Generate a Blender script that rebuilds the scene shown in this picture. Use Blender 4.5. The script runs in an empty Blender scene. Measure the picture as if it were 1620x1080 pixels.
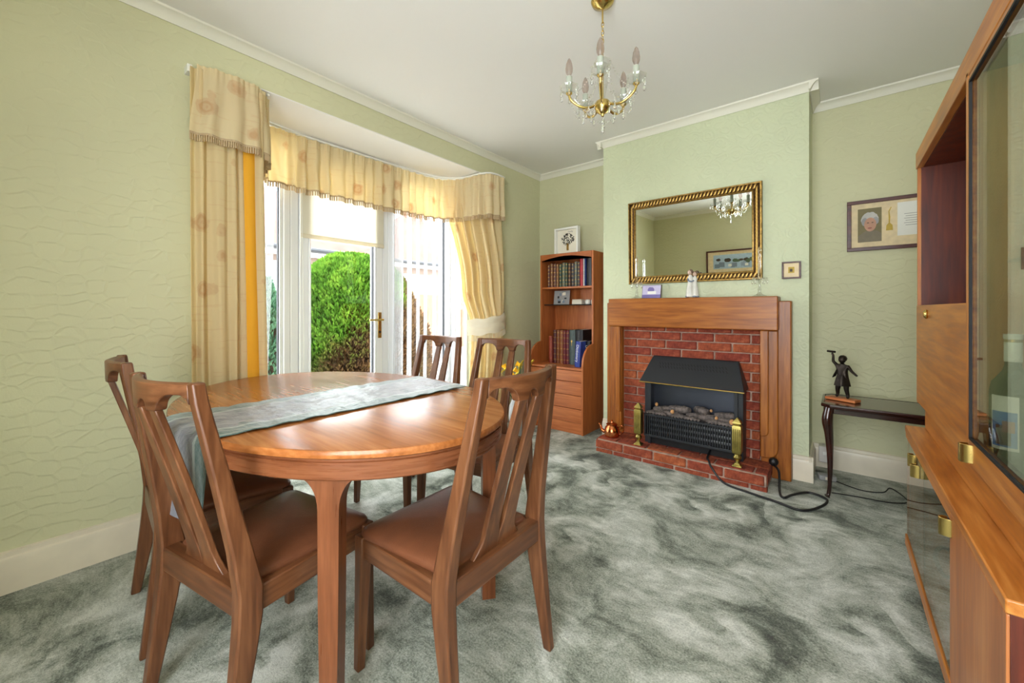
import bpy, bmesh, math, random
from mathutils import Vector, Matrix, noise as mnoise
random.seed(7)
scene = bpy.context.scene
C = scene.collection
PI = math.pi

# ------------------------------------------------------------------ camera
cam_d = bpy.data.cameras.new('camera')
cam = bpy.data.objects.new('camera', cam_d); C.objects.link(cam)
cam.location = (0, 0, 1.07)
cam.rotation_euler = (PI/2, 0, math.atan(516/632))
cam_d.sensor_width = 36; cam_d.lens = 36*632/1620
cam_d.shift_y = -51/1620
cam_d.clip_start = 0.02; cam_d.clip_end = 200
scene.camera = cam

# ------------------------------------------------------------------ world, exposure
w = bpy.data.worlds.new('overcast_sky'); scene.world = w; w.use_nodes = True
bg = w.node_tree.nodes['Background']
bg.inputs[0].default_value = (0.90, 0.96, 1.0, 1); bg.inputs[1].default_value = 12.0
vs = scene.view_settings
vs.view_transform = 'Standard'; vs.look = 'None'; vs.gamma = 1; vs.use_curve_mapping = False
vs.exposure = 0.1
def area(name, loc, rot, sx, sy, watts, col):
    d = bpy.data.lights.new(name, 'AREA'); d.shape = 'RECTANGLE'; d.size = sx; d.size_y = sy; d.energy = watts; d.color = col
    o = bpy.data.objects.new(name, d); C.objects.link(o); o.location = loc; o.rotation_euler = rot
area('added_fill_light', (-.05, -.69, 1.30), (PI/2, 0, 0), 1.36, 1.76, 13, (1.0, .97, .93))   # fill lamp added inside the added window behind the viewer
def portal(loc, rot, sx, sy):
    d = bpy.data.lights.new('window_portal', 'AREA'); d.shape = 'RECTANGLE'; d.size = sx; d.size_y = sy
    d.cycles.is_portal = True
    o = bpy.data.objects.new('window_portal', d); C.objects.link(o); o.location = loc; o.rotation_euler = rot

# ------------------------------------------------------------------ material helpers
def lin(c):
    return tuple((x/255/12.92 if x/255 <= .04045 else ((x/255+.055)/1.055)**2.4) for x in c) + (1,)
class NT:
    def __init__(s, name):
        s.m = bpy.data.materials.new(name); s.m.use_nodes = True; s.t = s.m.node_tree
        s.p = s.t.nodes['Principled BSDF']; s.out = s.t.nodes['Material Output']
    def n(s, typ, inp=None, **attrs):
        nd = s.t.nodes.new('ShaderNode'+typ)
        for k, v in attrs.items(): setattr(nd, k, v)
        for k, v in (inp or {}).items():
            if isinstance(v, bpy.types.NodeSocket): s.t.links.new(v, nd.inputs[k])
            else: nd.inputs[k].default_value = v
        return nd
    def link(s, a, b): s.t.links.new(a, b)
    def math(s, op, a, b=0.5, clamp=False):
        return s.n('Math', {0: a, 1: b}, operation=op, use_clamp=clamp).outputs[0]
    def ramp(s, fac, stops, interp='LINEAR'):
        r = s.n('ValToRGB', {0: fac}); cr = r.color_ramp; cr.interpolation = interp
        while len(cr.elements) < len(stops): cr.elements.new(.5)
        for e, (p, c) in zip(cr.elements, stops): e.position = p; e.color = lin(c) if len(c) == 3 else c
        return r.outputs[0]
    def obj(s): return s.n('TexCoord').outputs['Object']
    def bump(s, h, strength=.3, dist=.01):
        b = s.n('Bump', {'Height': h, 'Strength': strength, 'Distance': dist}).outputs[0]
        s.link(b, s.p.inputs['Normal']); return b
    def set(s, **kw):
        for k, v in kw.items():
            k = k.replace('_', ' ')
            if isinstance(v, bpy.types.NodeSocket): s.link(v, s.p.inputs[k])
            else: s.p.inputs[k].default_value = v
def plain(name, c, rough=.5, metal=0, var=0.0, vscale=20, bump=0, bscale=60, spec=.5, sheen=0):
    t = NT(name); t.set(Roughness=rough, Metallic=metal); t.p.inputs['Specular IOR Level'].default_value = spec
    if sheen: t.p.inputs['Sheen Weight'].default_value = sheen
    if var:
        f = t.n('TexNoise', {'Vector': t.obj(), 'Scale': vscale, 'Detail': 4}).outputs[0]
        lo = tuple(max(0, x*(1-var)) for x in c); hi = tuple(min(255, x*(1+var)) for x in c)
        t.set(Base_Color=t.ramp(f, [(.3, lo), (.7, hi)]))
    else: t.set(Base_Color=lin(c))
    if bump:
        h = t.n('TexNoise', {'Vector': t.obj(), 'Scale': bscale, 'Detail': 3}).outputs[0]
        t.bump(h, bump, .005)
    return t.m
def wood(name, dark, mid, light, axis='z', k=1.0, rough=.32, coat=.0, wavy=.35):
    t = NT(name)
    sc = {'x': (1.1, 15, 15), 'y': (15, 1.1, 15), 'z': (15, 15, 1.1), 'h': (1.6, 1.6, 26)}[axis]
    mp = t.n('Mapping', {'Vector': t.obj(), 'Scale': tuple(a*k for a in sc)}).outputs[0]
    a = t.n('TexNoise', {'Vector': mp, 'Scale': 1.0, 'Detail': 5, 'Roughness': .6, 'Distortion': wavy}).outputs[0]
    sf = tuple((a*5.5) for a in sc)
    mp2 = t.n('Mapping', {'Vector': t.obj(), 'Scale': sf}).outputs[0]
    b = t.n('TexNoise', {'Vector': mp2, 'Scale': 1.0, 'Detail': 3}).outputs[0]
    f = t.math('ADD', t.math('MULTIPLY', a, .55), t.math('MULTIPLY', b, .45))
    t.set(Base_Color=t.ramp(f, [(.36, dark), (.5, mid), (.64, light)]), Roughness=t.math('ADD', t.math('MULTIPLY', b, .14), rough-.07))
    t.p.inputs['Coat Weight'].default_value = coat; t.p.inputs['Coat Roughness'].default_value = .18
    t.bump(b, .06, .002)
    return t.m
def thin_glass(name, tint=(1, 1, 1, 1), base=.04, milk=0):
    t = NT(name); t.t.nodes.remove(t.p)
    fc = t.n('LayerWeight', {'Blend': .5}).outputs['Facing']
    f = t.math('ADD', t.math('MULTIPLY', t.math('POWER', fc, 4.5), .8), base, True)
    mx = t.n('MixShader', {0: f, 1: t.n('BsdfTransparent', {0: tint}).outputs[0], 2: t.n('BsdfGlossy', {0: (1, 1, 1, 1), 'Roughness': .01}).outputs[0]}).outputs[0]
    if milk: mx = t.n('MixShader', {0: milk, 1: mx, 2: t.n('BsdfTranslucent', {0: (.9, .92, .9, 1)}).outputs[0]}).outputs[0]
    t.link(mx, t.out.inputs[0]); return t.m
def crystal(name, col=(1, 1, 1, 1)):
    t = NT(name); t.t.nodes.remove(t.p)
    g = t.n('BsdfGlass', {'Color': col, 'IOR': 1.5, 'Roughness': 0.02}).outputs[0]
    mx = t.n('MixShader', {0: .35, 1: g, 2: t.n('BsdfTransparent', {0: (1, 1, 1, 1)}).outputs[0]}).outputs[0]
    t.link(mx, t.out.inputs[0]); return t.m

M = {}
def wallpaper(name, c, kind):
    t = NT(name); o = t.obj()
    wn = t.n('TexNoise', {'Vector': o, 'Scale': 5.0, 'Detail': 2}).outputs['Color']
    wv = t.n('VectorMath', {0: wn, 1: (.09, .09, .09)}, operation='MULTIPLY').outputs[0]
    ow = t.n('VectorMath', {0: o, 1: wv}, operation='ADD').outputs[0]
    if kind == 'scallop':
        mp = t.n('Mapping', {'Vector': ow, 'Scale': (1, 1, 1.5)}).outputs[0]
        v = t.n('TexVoronoi', {'Vector': mp, 'Scale': 14, 'Randomness': .8}, feature='DISTANCE_TO_EDGE').outputs['Distance']
        z_ = t.n('SeparateXYZ', {0: mp}).outputs[2]
        v2 = t.n('TexVoronoi', {'Vector': mp, 'Scale': 14, 'Randomness': .8}, feature='F1')
        up = t.math('SUBTRACT', z_, t.n('SeparateXYZ', {0: v2.outputs['Position']}).outputs[2])
        edge = t.math('SUBTRACT', 1.0, t.math('MULTIPLY', v, 7.0, True), True)
        h = t.math('ADD', t.math('MULTIPLY', edge, t.math('ADD', t.math('MULTIPLY', up, 14.0), .5, True)), t.math('MULTIPLY', up, 3.0))
        strength = .5
    else:
        v = t.n('TexVoronoi', {'Vector': ow, 'Scale': 12}, feature='F1').outputs['Distance']
        h1 = t.math('SINE', t.math('ADD', t.math('MULTIPLY', v, 24.0), t.math('MULTIPLY', t.n('TexNoise', {'Vector': o, 'Scale': 26, 'Detail': 2}).outputs[0], 9.0)))
        h = t.math('ADD', t.math('MULTIPLY', h1, .5), t.n('TexNoise', {'Vector': o, 'Scale': 40, 'Detail': 3}).outputs[0])
        strength = .38
    fine = t.n('TexNoise', {'Vector': o, 'Scale': 150, 'Detail': 2}).outputs[0]
    hh = t.math('ADD', h, t.math('MULTIPLY', fine, .25))
    t.bump(hh, strength, .004)
    big = t.n('TexNoise', {'Vector': o, 'Scale': .9, 'Detail': 2}).outputs[0]
    lo = tuple(x*.95 for x in c); hi = tuple(min(255, x*1.03) for x in c)
    t.set(Base_Color=t.ramp(big, [(.3, lo), (.7, hi)]), Roughness=.55)
    t.p.inputs['Specular IOR Level'].default_value = .35
    return t.m
M['wall'] = wallpaper('green_scallop_wallpaper', (209, 208, 172), 'scallop')
M['wall2'] = wallpaper('green_fan_wallpaper', (206, 213, 180), 'fan')
M['ceiling'] = plain('ceiling_paint', (236, 235, 232), .8, bump=.05, bscale=30)
M['trim'] = plain('cream_gloss_paint', (224, 214, 194), .35, var=.04, vscale=6)
M['cornice'] = plain('cornice_paint', (228, 226, 212), .55)
M['upvc'] = plain('white_upvc', (240, 241, 244), .22)
M['darkgap'] = plain('dark_gasket', (40, 42, 45), .7)
# carpet: clouded grey green with swirls
def carpet():
    t = NT('swirl_carpet'); o = t.obj()
    wn = t.n('TexNoise', {'Vector': o, 'Scale': 1.6, 'Detail': 3}).outputs['Color']
    wv = t.n('VectorMath', {0: wn, 1: (.30, .30, 0)}, operation='MULTIPLY').outputs[0]
    ow = t.n('VectorMath', {0: o, 1: wv}, operation='ADD').outputs[0]
    vo = t.n('TexVoronoi', {'Vector': ow, 'Scale': 2.0}, voronoi_dimensions='2D')
    d = t.n('VectorMath', {0: ow, 1: vo.outputs['Position']}, operation='SUBTRACT').outputs[0]
    sp = t.n('SeparateXYZ', {0: d}).outputs
    r = vo.outputs['Distance']
    ang = t.math('ARCTAN2', sp[1], sp[0])
    s1 = t.math('SINE', t.math('ADD', t.math('MULTIPLY', ang, 1.0), t.math('MULTIPLY', r, 13.0)))
    s2 = t.math('SINE', t.math('ADD', t.math('MULTIPLY', ang, 5.0), t.math('MULTIPLY', r, 38.0)))
    cloud = t.n('TexNoise', {'Vector': ow, 'Scale': 3.3, 'Detail': 6, 'Roughness': .6, 'Distortion': 1.1}).outputs[0]
    mp = t.n('Mapping', {'Vector': ow, 'Rotation': (0, 0, .7), 'Scale': (8, 34, 1)}).outputs[0]
    streak = t.n('TexNoise', {'Vector': mp, 'Scale': 1.0, 'Detail': 5, 'Roughness': .7}).outputs[0]
    fine = t.n('TexNoise', {'Vector': o, 'Scale': 150, 'Detail': 4, 'Roughness': .8}).outputs[0]
    mid_ = t.n('TexNoise', {'Vector': ow, 'Scale': 9.0, 'Detail': 6, 'Roughness': .72, 'Distortion': 1.6}).outputs[0]
    f = t.math('MULTIPLY', cloud, .66)
    fade = t.math('SUBTRACT', 1.0, t.math('MULTIPLY', r, 1.5), True)
    f = t.math('ADD', f, t.math('MULTIPLY', t.math('MULTIPLY', s1, .10), fade))
    f = t.math('ADD', f, t.math('MULTIPLY', t.math('MULTIPLY', s2, .03), fade))
    f = t.math('ADD', f, t.math('MULTIPLY', streak, .24))
    f = t.math('ADD', f, t.math('MULTIPLY', mid_, .27))
    f = t.math('ADD', f, t.math('MULTIPLY', fine, .48))
    t.set(Base_Color=t.ramp(f, [(.63, (46, 52, 40)), (.72, (102, 110, 94)), (.81, (162, 168, 152)), (.98, (228, 230, 220))]), Roughness=.95)
    t.p.inputs['Specular IOR Level'].default_value = .1
    t.p.inputs['Sheen Weight'].default_value = .25
    h = t.math('ADD', fine, t.math('MULTIPLY', streak, .8))
    t.bump(h, .75, .012)
    return t.m
M['carpet'] = carpet()
CH = ((74, 42, 24), (102, 62, 37), (126, 82, 52))
M['chair'] = wood('chair_teak', *CH, axis='z', rough=.34)
M['chairx'] = wood('chair_teak_cross', *CH, axis='x', rough=.34)
M['chairy'] = wood('chair_teak_side', *CH, axis='y', rough=.34)
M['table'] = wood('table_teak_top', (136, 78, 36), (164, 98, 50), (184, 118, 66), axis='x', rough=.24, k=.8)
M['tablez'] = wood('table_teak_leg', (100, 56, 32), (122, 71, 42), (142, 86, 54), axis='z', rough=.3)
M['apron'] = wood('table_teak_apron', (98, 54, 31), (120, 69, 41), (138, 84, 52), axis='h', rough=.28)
UN = ((150, 82, 26), (184, 112, 44), (206, 138, 66))
M['unit'] = wood('unit_teak', *UN, axis='y', rough=.34, k=.8, wavy=.9)
M['unitz'] = wood('unit_teak_upright', *UN, axis='z', rough=.36, k=.8)
M['unitdoor'] = wood('unit_teak_door', (150, 84, 40), (178, 108, 58), (196, 130, 78), axis='z', rough=.4, k=.8)
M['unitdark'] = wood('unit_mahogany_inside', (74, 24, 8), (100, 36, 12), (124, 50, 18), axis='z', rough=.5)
BK = ((156, 84, 38), (180, 102, 52), (198, 120, 66))
M['bookz'] = wood('bookcase_teak', *BK, axis='z', rough=.42)
M['bookx'] = wood('bookcase_teak_cross', *BK, axis='x', rough=.42)
OK = ((124, 66, 16), (152, 86, 25), (174, 106, 36))
M['oakx'] = wood('golden_oak_beam', *OK, axis='x', rough=.36, k=1.6)
M['oakz'] = wood('golden_oak_upright', *OK, axis='z', rough=.36, k=1.6)
M['mahog'] = wood('dark_mahogany', (26, 10, 8), (44, 18, 14), (64, 28, 20), axis='x', rough=.2, coat=.4)
M['frame_dark'] = wood('dark_red_frame', (52, 14, 8), (74, 24, 14), (92, 34, 20), axis='x', rough=.35)
M['leather'] = plain('brown_leatherette', (106, 64, 42), .33, var=.10, vscale=9, bump=.12, bscale=260)
M['brass'] = plain('polished_brass', (206, 180, 110), .22, 1)
M['brassaged'] = plain('aged_brass', (176, 160, 92), .34, 1, var=.15)
M['copper'] = plain('copper', (206, 124, 78), .2, 1, var=.1)
M['gold'] = plain('antique_gilt', (158, 126, 70), .36, .9, var=.25, vscale=60)
M['golddark'] = plain('dark_gilt', (70, 50, 26), .45, .8, var=.3, vscale=40)
M['mirror'] = plain('mirror_silver', (236, 240, 234), .0, 1)
M['black'] = plain('black_enamel', (30, 33, 38), .42)
M['blackm'] = plain('matt_black', (12, 12, 13), .7)
M['backsteel'] = plain('dull_back_plate', (84, 88, 98), .4, 1)
M['steel'] = plain('brushed_steel', (150, 152, 156), .32, 1)
M['ember'] = plain('charred_log', (82, 74, 70), .95, var=.5, vscale=40, bump=1.0, bscale=70)
M['embertip'] = plain('pale_ember', (176, 130, 84), .9, var=.2)
def brick():
    t = NT('red_brick'); oi = t.n('ObjectInfo').outputs['Random']
    nz = t.n('TexNoise', {'Vector': t.obj(), 'Scale': 26, 'Detail': 6, 'Roughness': .7}).outputs[0]
    base = t.ramp(nz, [(.3, (100, 38, 22)), (.52, (150, 66, 40)), (.75, (186, 106, 74))])
    hv = t.n('HueSaturation', {'Hue': t.math('ADD', t.math('MULTIPLY', oi, .015), .495), 'Saturation': 1.0, 'Value': t.math('ADD', t.math('MULTIPLY', oi, .45), .75), 'Color': base}).outputs[0]
    t.set(Base_Color=hv, Roughness=.88); t.bump(nz, .9, .012); return t.m
M['brick'] = brick()
M['mortar'] = plain('mortar', (166, 138, 122), .95, var=.15, vscale=30, bump=.5)
M['glass'] = thin_glass('window_glass')
M['cabglass'] = thin_glass('cabinet_glass', (.84, .88, .84, 1), .03)
M['crystal'] = crystal('cut_crystal')
M['dishglass'] = thin_glass('clear_dish_glass', (.96, .97, .96, 1), .08, .10)
M['ware'] = thin_glass('clear_tableware_glass', (.92, .95, .93, 1), .10, .22)
M['bulb'] = thin_glass('candle_bulb', (.80, .70, .68, 1), .06, .22)
M['candle'] = plain('candle_sleeve', (168, 174, 160), .45)
M['white'] = plain('white_paint', (236, 236, 230), .45)
M['paper'] = plain('off_white_card', (232, 226, 208), .8)
M['porcelain'] = plain('white_porcelain', (220, 218, 210), .14, var=.05)
M['porcblue'] = plain('grey_blue_porcelain', (128, 142, 158), .16)
M['porcskin'] = plain('porcelain_skin', (206, 176, 158), .2)
M['porchair'] = plain('porcelain_hair', (116, 92, 78), .25)
M['bronze'] = plain('dark_bronze', (44, 36, 30), .4, .7, var=.2)
M['cable'] = plain('black_rubber', (18, 18, 20), .5)
M['plastic'] = plain('white_plastic', (206, 202, 196), .4)
M['plasticg'] = plain('grey_plastic', (150, 150, 150), .4)
def fabric(name, base, motif, trans=.35, ptn=True, mix=.62):
    t = NT(name); o = t.obj()
    mp = t.n('Mapping', {'Vector': o, 'Scale': (1, 1, 1)}).outputs[0]
    if ptn:
        wob = t.n('VectorMath', {0: t.n('TexNoise', {'Vector': o, 'Scale': 26, 'Detail': 2}).outputs['Color'], 1: (.035, .035, .035)}, operation='MULTIPLY').outputs[0]
        v = t.n('TexVoronoi', {'Vector': t.n('VectorMath', {0: mp, 1: wob}, operation='ADD').outputs[0], 'Scale': 6.2, 'Randomness': .85}, feature='F1')
        dd = v.outputs['Distance']
        blob = t.math('MULTIPLY', t.math('SUBTRACT', .30, dd), 30.0, True)
        ring = t.math('ADD', t.math('MULTIPLY', t.math('SINE', t.math('MULTIPLY', dd, 44.0)), .22), .62)
        keep = t.math('GREATER_THAN', t.n('SeparateColor', {0: v.outputs['Color']}).outputs[0], .40)
        f = t.math('MULTIPLY', t.math('MULTIPLY', blob, ring), keep)
        mp2 = t.n('Mapping', {'Vector': o, 'Scale': (6, 6, 60)}).outputs[0]
        line = t.math('GREATER_THAN', t.n('TexNoise', {'Vector': mp2, 'Scale': 1.0, 'Detail': 2}).outputs[0], .63)
        f = t.math('MAXIMUM', t.math('MULTIPLY', f, .9), t.math('MULTIPLY', line, .16))
        col = t.n('Mix', {0: t.math('MULTIPLY', f, mix), 6: lin(base), 7: lin(motif)}, data_type='RGBA').outputs[2]
    else:
        col = t.n('RGB').outputs[0]; col.default_value = lin(base)
    t.t.nodes.remove(t.p)
    wv = t.n('TexNoise', {'Vector': t.n('Mapping', {'Vector': o, 'Scale': (60, 60, 500)}).outputs[0], 'Scale': 1.0, 'Detail': 2}).outputs[0]
    bm_ = t.n('Bump', {'Height': wv, 'Strength': .25, 'Distance': .002}).outputs[0]
    df = t.n('BsdfDiffuse', {'Color': col, 'Normal': bm_}).outputs[0]
    tr = t.n('BsdfTranslucent', {'Color': col}).outputs[0]
    t.link(t.n('MixShader', {0: trans, 1: df, 2: tr}).outputs[0], t.out.inputs[0]); return t.m
M['curtain'] = fabric('cream_floral_curtain', (244, 228, 186), (206, 146, 80), .5)
M['valance'] = fabric('cream_floral_valance', (246, 233, 198), (212, 152, 78), .5)
M['fringe'] = fabric('beige_fringe', (206, 182, 146), (0, 0, 0), .2, False)
M['lining'] = fabric('lining_painted_glow', (250, 190, 66), (0, 0, 0), .3, False)  # strong yellow base colour stands in for window light through the fold
M['tie'] = fabric('cream_tieback', (240, 232, 212), (214, 190, 150), .3)
M['blind'] = fabric('cream_blind', (244, 240, 228), (0, 0, 0), .5, False)
def sheer():
    t = NT('white_net'); t.t.nodes.remove(t.p)
    tr = t.n('BsdfTransparent', {0: (1, 1, 1, 1)}).outputs[0]
    a = t.n('BsdfTranslucent', {'Color': (.95, .96, .97, 1)}).outputs[0]
    b = t.n('BsdfDiffuse', {'Color': (.95, .96, .97, 1)}).outputs[0]
    ab = t.n('MixShader', {0: .5, 1: a, 2: b}).outputs[0]
    t.link(t.n('MixShader', {0: .20, 1: tr, 2: ab}).outputs[0], t.out.inputs[0]); return t.m
M['sheer'] = sheer()
def runner():
    t = NT('satin_runner'); o = t.obj(); s = t.n('SeparateXYZ', {0: o}).outputs
    ax = t.math('ABSOLUTE', s[0], 0)
    centre = t.math('LESS_THAN', ax, .112)
    line = t.math('LESS_THAN', t.math('ABSOLUTE', t.math('SUBTRACT', ax, .118), 0), .006)
    mo = t.n('TexNoise', {'Vector': o, 'Scale': 16, 'Detail': 3}).outputs[0]
    mot = t.math('MULTIPLY', t.math('GREATER_THAN', mo, .6), t.math('GREATER_THAN', ax, .06))
    c1 = t.n('Mix', {0: centre, 6: lin((78, 104, 102)), 7: lin((108, 110, 118))}, data_type='RGBA').outputs[2]
    c2 = t.n('Mix', {0: t.math('MULTIPLY', mot, .6), 6: c1, 7: lin((70, 96, 88))}, data_type='RGBA').outputs[2]
    c3 = t.n('Mix', {0: t.math('MULTIPLY', line, .7), 6: c2, 7: lin((176, 184, 180))}, data_type='RGBA').outputs[2]
    t.set(Base_Color=c3, Roughness=.36); t.p.inputs['Sheen Weight'].default_value = .3
    t.bump(t.n('TexNoise', {'Vector': o, 'Scale': 22, 'Detail': 4}).outputs[0], .5, .02)
    return t.m
M['runner'] = runner()
# ------------------------------------------------------------------ geometry helpers
def box(bm, x0, x1, y0, y1, z0, z1):
    vs_ = [bm.verts.new(p) for p in ((x0,y0,z0),(x1,y0,z0),(x1,y1,z0),(x0,y1,z0),(x0,y0,z1),(x1,y0,z1),(x1,y1,z1),(x0,y1,z1))]
    for f in ((3,2,1,0),(4,5,6,7),(0,1,5,4),(1,2,6,5),(2,3,7,6),(3,0,4,7)): bm.faces.new([vs_[i] for i in f])
def loft(bm, rings, closed=True, cap0=True, cap1=True):
    R = [[bm.verts.new(p) for p in r] for r in rings]; n = len(R[0])
    for a, b in zip(R, R[1:]):
        for i in range(n if closed else n-1):
            j = (i+1) % n
            bm.faces.new((a[i], a[j], b[j], b[i]))
    if cap0 and closed: bm.faces.new(R[0][::-1])
    if cap1 and closed: bm.faces.new(R[-1])
    return R
def lathe(bm, prof, n=24, c=(0,0,0), scallop=0, sn=8):
    rings = []
    for r, z in prof:
        rr = []
        for i in range(n):
            a = 2*PI*i/n; k = 1+scallop*math.cos(sn*a)*(r > .02)
            rr.append((c[0]+max(r,1e-4)*k*math.cos(a), c[1]+max(r,1e-4)*k*math.sin(a), c[2]+z))
        rings.append(rr)
    loft(bm, rings)
def tube(bm, pts, r, n=8, caps=True):
    P = [Vector(p) for p in pts]; rings = []; up = Vector((0,0,1)); prev = None
    for i, p in enumerate(P):
        d = (P[min(i+1,len(P)-1)]-P[max(i-1,0)]).normalized()
        if prev is None:
            a = d.cross(up)
            if a.length < .01: a = d.cross(Vector((1,0,0)))
        else:
            a = prev - d*prev.dot(d)
        a.normalize(); prev = a; b = d.cross(a)
        rr = r[i] if isinstance(r, (list, tuple)) else r
        rings.append([tuple(p+a*rr*math.cos(2*PI*k/n)+b*rr*math.sin(2*PI*k/n)) for k in range(n)])
    loft(bm, rings, cap0=caps, cap1=caps)
def prism(bm, poly, axis, lo, hi):
    f = {'x': lambda a,b,t: (t,a,b), 'y': lambda a,b,t: (a,t,b), 'z': lambda a,b,t: (a,b,t)}[axis]
    loft(bm, [[f(a,b,lo) for a,b in poly], [f(a,b,hi) for a,b in poly]])
def spline(pts, k=8):
    P = [Vector(p) for p in pts]; out = []
    for i in range(len(P)-1):
        p0, p1, p2, p3 = P[max(i-1,0)], P[i], P[i+1], P[min(i+2,len(P)-1)]
        for j in range(k):
            t = j/k
            out.append(.5*((2*p1)+(p2-p0)*t+(2*p0-5*p1+4*p2-p3)*t*t+(3*p1-p0-3*p2+p3)*t**3))
    out.append(P[-1]); return out
def obj(name, bm, mat, parent=None, bevel=0, smooth=40, seg=2):
    bmesh.ops.recalc_face_normals(bm, faces=bm.faces[:])
    if smooth:
        for f in bm.faces: f.smooth = True
        lim = math.radians(smooth)
        for e in bm.edges:
            if len(e.link_faces) != 2 or e.calc_face_angle(0) > lim: e.smooth = False
    me = bpy.data.meshes.new(name); bm.to_mesh(me); bm.free()
    me.materials.append(M[mat] if isinstance(mat, str) else mat)
    o = bpy.data.objects.new(name, me); C.objects.link(o)
    if parent: o.parent = parent
    if bevel:
        b = o.modifiers.new('bevel', 'BEVEL'); b.width = bevel; b.segments = seg; b.limit_method = 'ANGLE'; b.angle_limit = .6
    return o
def B(fn, *a, **k):
    bm = bmesh.new(); fn(bm, *a, **k); return bm
def boxo(name, mat, parent, x0, x1, y0, y1, z0, z1, bevel=0.002):
    return obj(name, B(box, x0, x1, y0, y1, z0, z1), mat, parent, bevel)
def thing(name, label, cat, loc=(0,0,0), rz=0, group=None):
    o = bpy.data.objects.new(name, None); C.objects.link(o); o.location = loc; o.rotation_euler = (0,0,rz)
    o.empty_display_size = .05
    return tag(o, label, cat, group)
def tag(o, label, cat, group=None, kind=None):
    o['label'] = label; o['category'] = cat
    if group: o['group'] = group
    if kind: o['kind'] = kind
    return o
def struct(name, bm, mat, label=None, cat=None, bevel=0):
    o = obj(name, bm, mat, None, bevel); return stag(o, label, cat)
def stag(o, label, cat):
    o['kind'] = 'structure'
    if label: o['label'] = label
    if cat: o['category'] = cat
    return o
def copy_tree(o, parent=None):
    c = o.copy(); C.objects.link(c); c.parent = parent
    for ch in list(o.children): copy_tree(ch, c)
    return c
def inst(src, name, parent, loc, rot=(0,0,0), scale=(1,1,1)):
    c = bpy.data.objects.new(name, src.data); C.objects.link(c); c.parent = parent
    c.location = loc; c.rotation_euler = rot; c.scale = scale
    for m_ in src.modifiers:
        if m_.type == 'BEVEL':
            b = c.modifiers.new('bevel', 'BEVEL'); b.width = m_.width; b.segments = m_.segments; b.limit_method = 'ANGLE'; b.angle_limit = .6
    return c
def ellipse(a, b, n, z, cx=0, cy=0): return [(cx+a*math.cos(2*PI*i/n), cy+b*math.sin(2*PI*i/n), z) for i in range(n)]

# ------------------------------------------------------------------ room shell
XL, XR, YB, YN, ZC = -2.44, 0.77, 3.45, -0.70, 2.47
YF, CX0, CX1 = 3.09, -1.53, -0.14          # chimney breast face and sides
J0, J1, ZS = 0.82, 2.64, 2.27              # bay opening and soffit height
XW = -2.95                                 # bay window plane
struct('floor', B(box, -3.05, 1.0, YN-.2, 3.65, -.08, 0), 'carpet', 'grey green carpet with cloudy swirls', 'carpet')
struct('ceiling', B(box, -2.7, 1.0, YN-.2, 3.65, ZC, ZC+.12), 'ceiling', 'plain off-white ceiling', 'ceiling')
bm = bmesh.new()
box(bm, XL-.25, XL, YN-.2, J0, 0, ZC); box(bm, XL-.25, XL, J1, YB+.2, 0, ZC); box(bm, XL-.25, XL, J0, J1, ZS+.006, ZC)
struct('wall_left', bm, 'wall', 'pale green embossed wallpaper wall around the bay window', 'wall')
struct('wall_back', B(box, XL-.05, XR+.05, YB, YB+.15, 0, ZC), 'wall', 'pale green wall behind the alcoves', 'wall')
struct('wall_chimney', B(box, CX0, CX1, YF, YB, 0, ZC), 'wall2', 'pale green chimney breast with fan embossed wallpaper', 'wall')
struct('wall_right', B(box, XR, XR+.15, YN-.2, YB+.15, 0, ZC), 'wall', 'pale green wall behind the display unit', 'wall')
bm = bmesh.new()
box(bm, XL-.05, -.75, YN-.15, YN, 0, ZC); box(bm, -.75, XR+.05, YN-.15, YN, 2.2, ZC); box(bm, -.75, XR+.05, YN-.15, YN, 0, .40); box(bm, .65, XR+.05, YN-.15, YN, .40, 2.2)
struct('wall_front', bm, 'wall', 'pale green wall opposite the fireplace', 'wall')
bm = bmesh.new(); box(bm, XW-.12, XL-.25, J0-.1, J1+.1, ZS, ZS+.12); box(bm, XL-.25, XL-.001, J0, J1, ZS, ZS+.006)
struct('ceiling_bay', bm, 'ceiling', 'white soffit of the bay window', 'ceiling')
# baseboards
def base(name, segs, label):
    bm = bmesh.new()
    for (ax, a, b, face, d) in segs:        # profile standing off a wall face
        prof = [(0,0),(d*.022,0),(d*.022,.115),(d*.018,.13),(d*.012,.135),(d*.010,.152),(0,.155)]
        if ax == 'y': prism(bm, [(face+p, z) for p, z in prof], 'y', a, b)
        else: prism(bm, [(face+p, z) for p, z in prof], 'x', a, b)
    stag(obj(name, bm, 'trim', None, smooth=30), label, 'baseboard')
base('baseboard_left', [('y', YN, J0, XL, 1), ('y', J1, YB, XL, 1)], 'cream painted baseboard under the bay wall')
base('baseboard_back', [('x', XL, CX0, YB, -1), ('x', CX1, XR, YB, -1), ('y', YF-.02, YB, CX1, 1)], 'cream painted baseboard in the alcoves')
base('baseboard_chimney', [('x', -.222, CX1+.022, YF, -1), ('x', CX0, -1.458, YF, -1)], 'short cream baseboard beside the fire surround')
base('baseboard_right', [('y', YN, YB, XR, -1)], 'cream baseboard behind the display unit')
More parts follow.
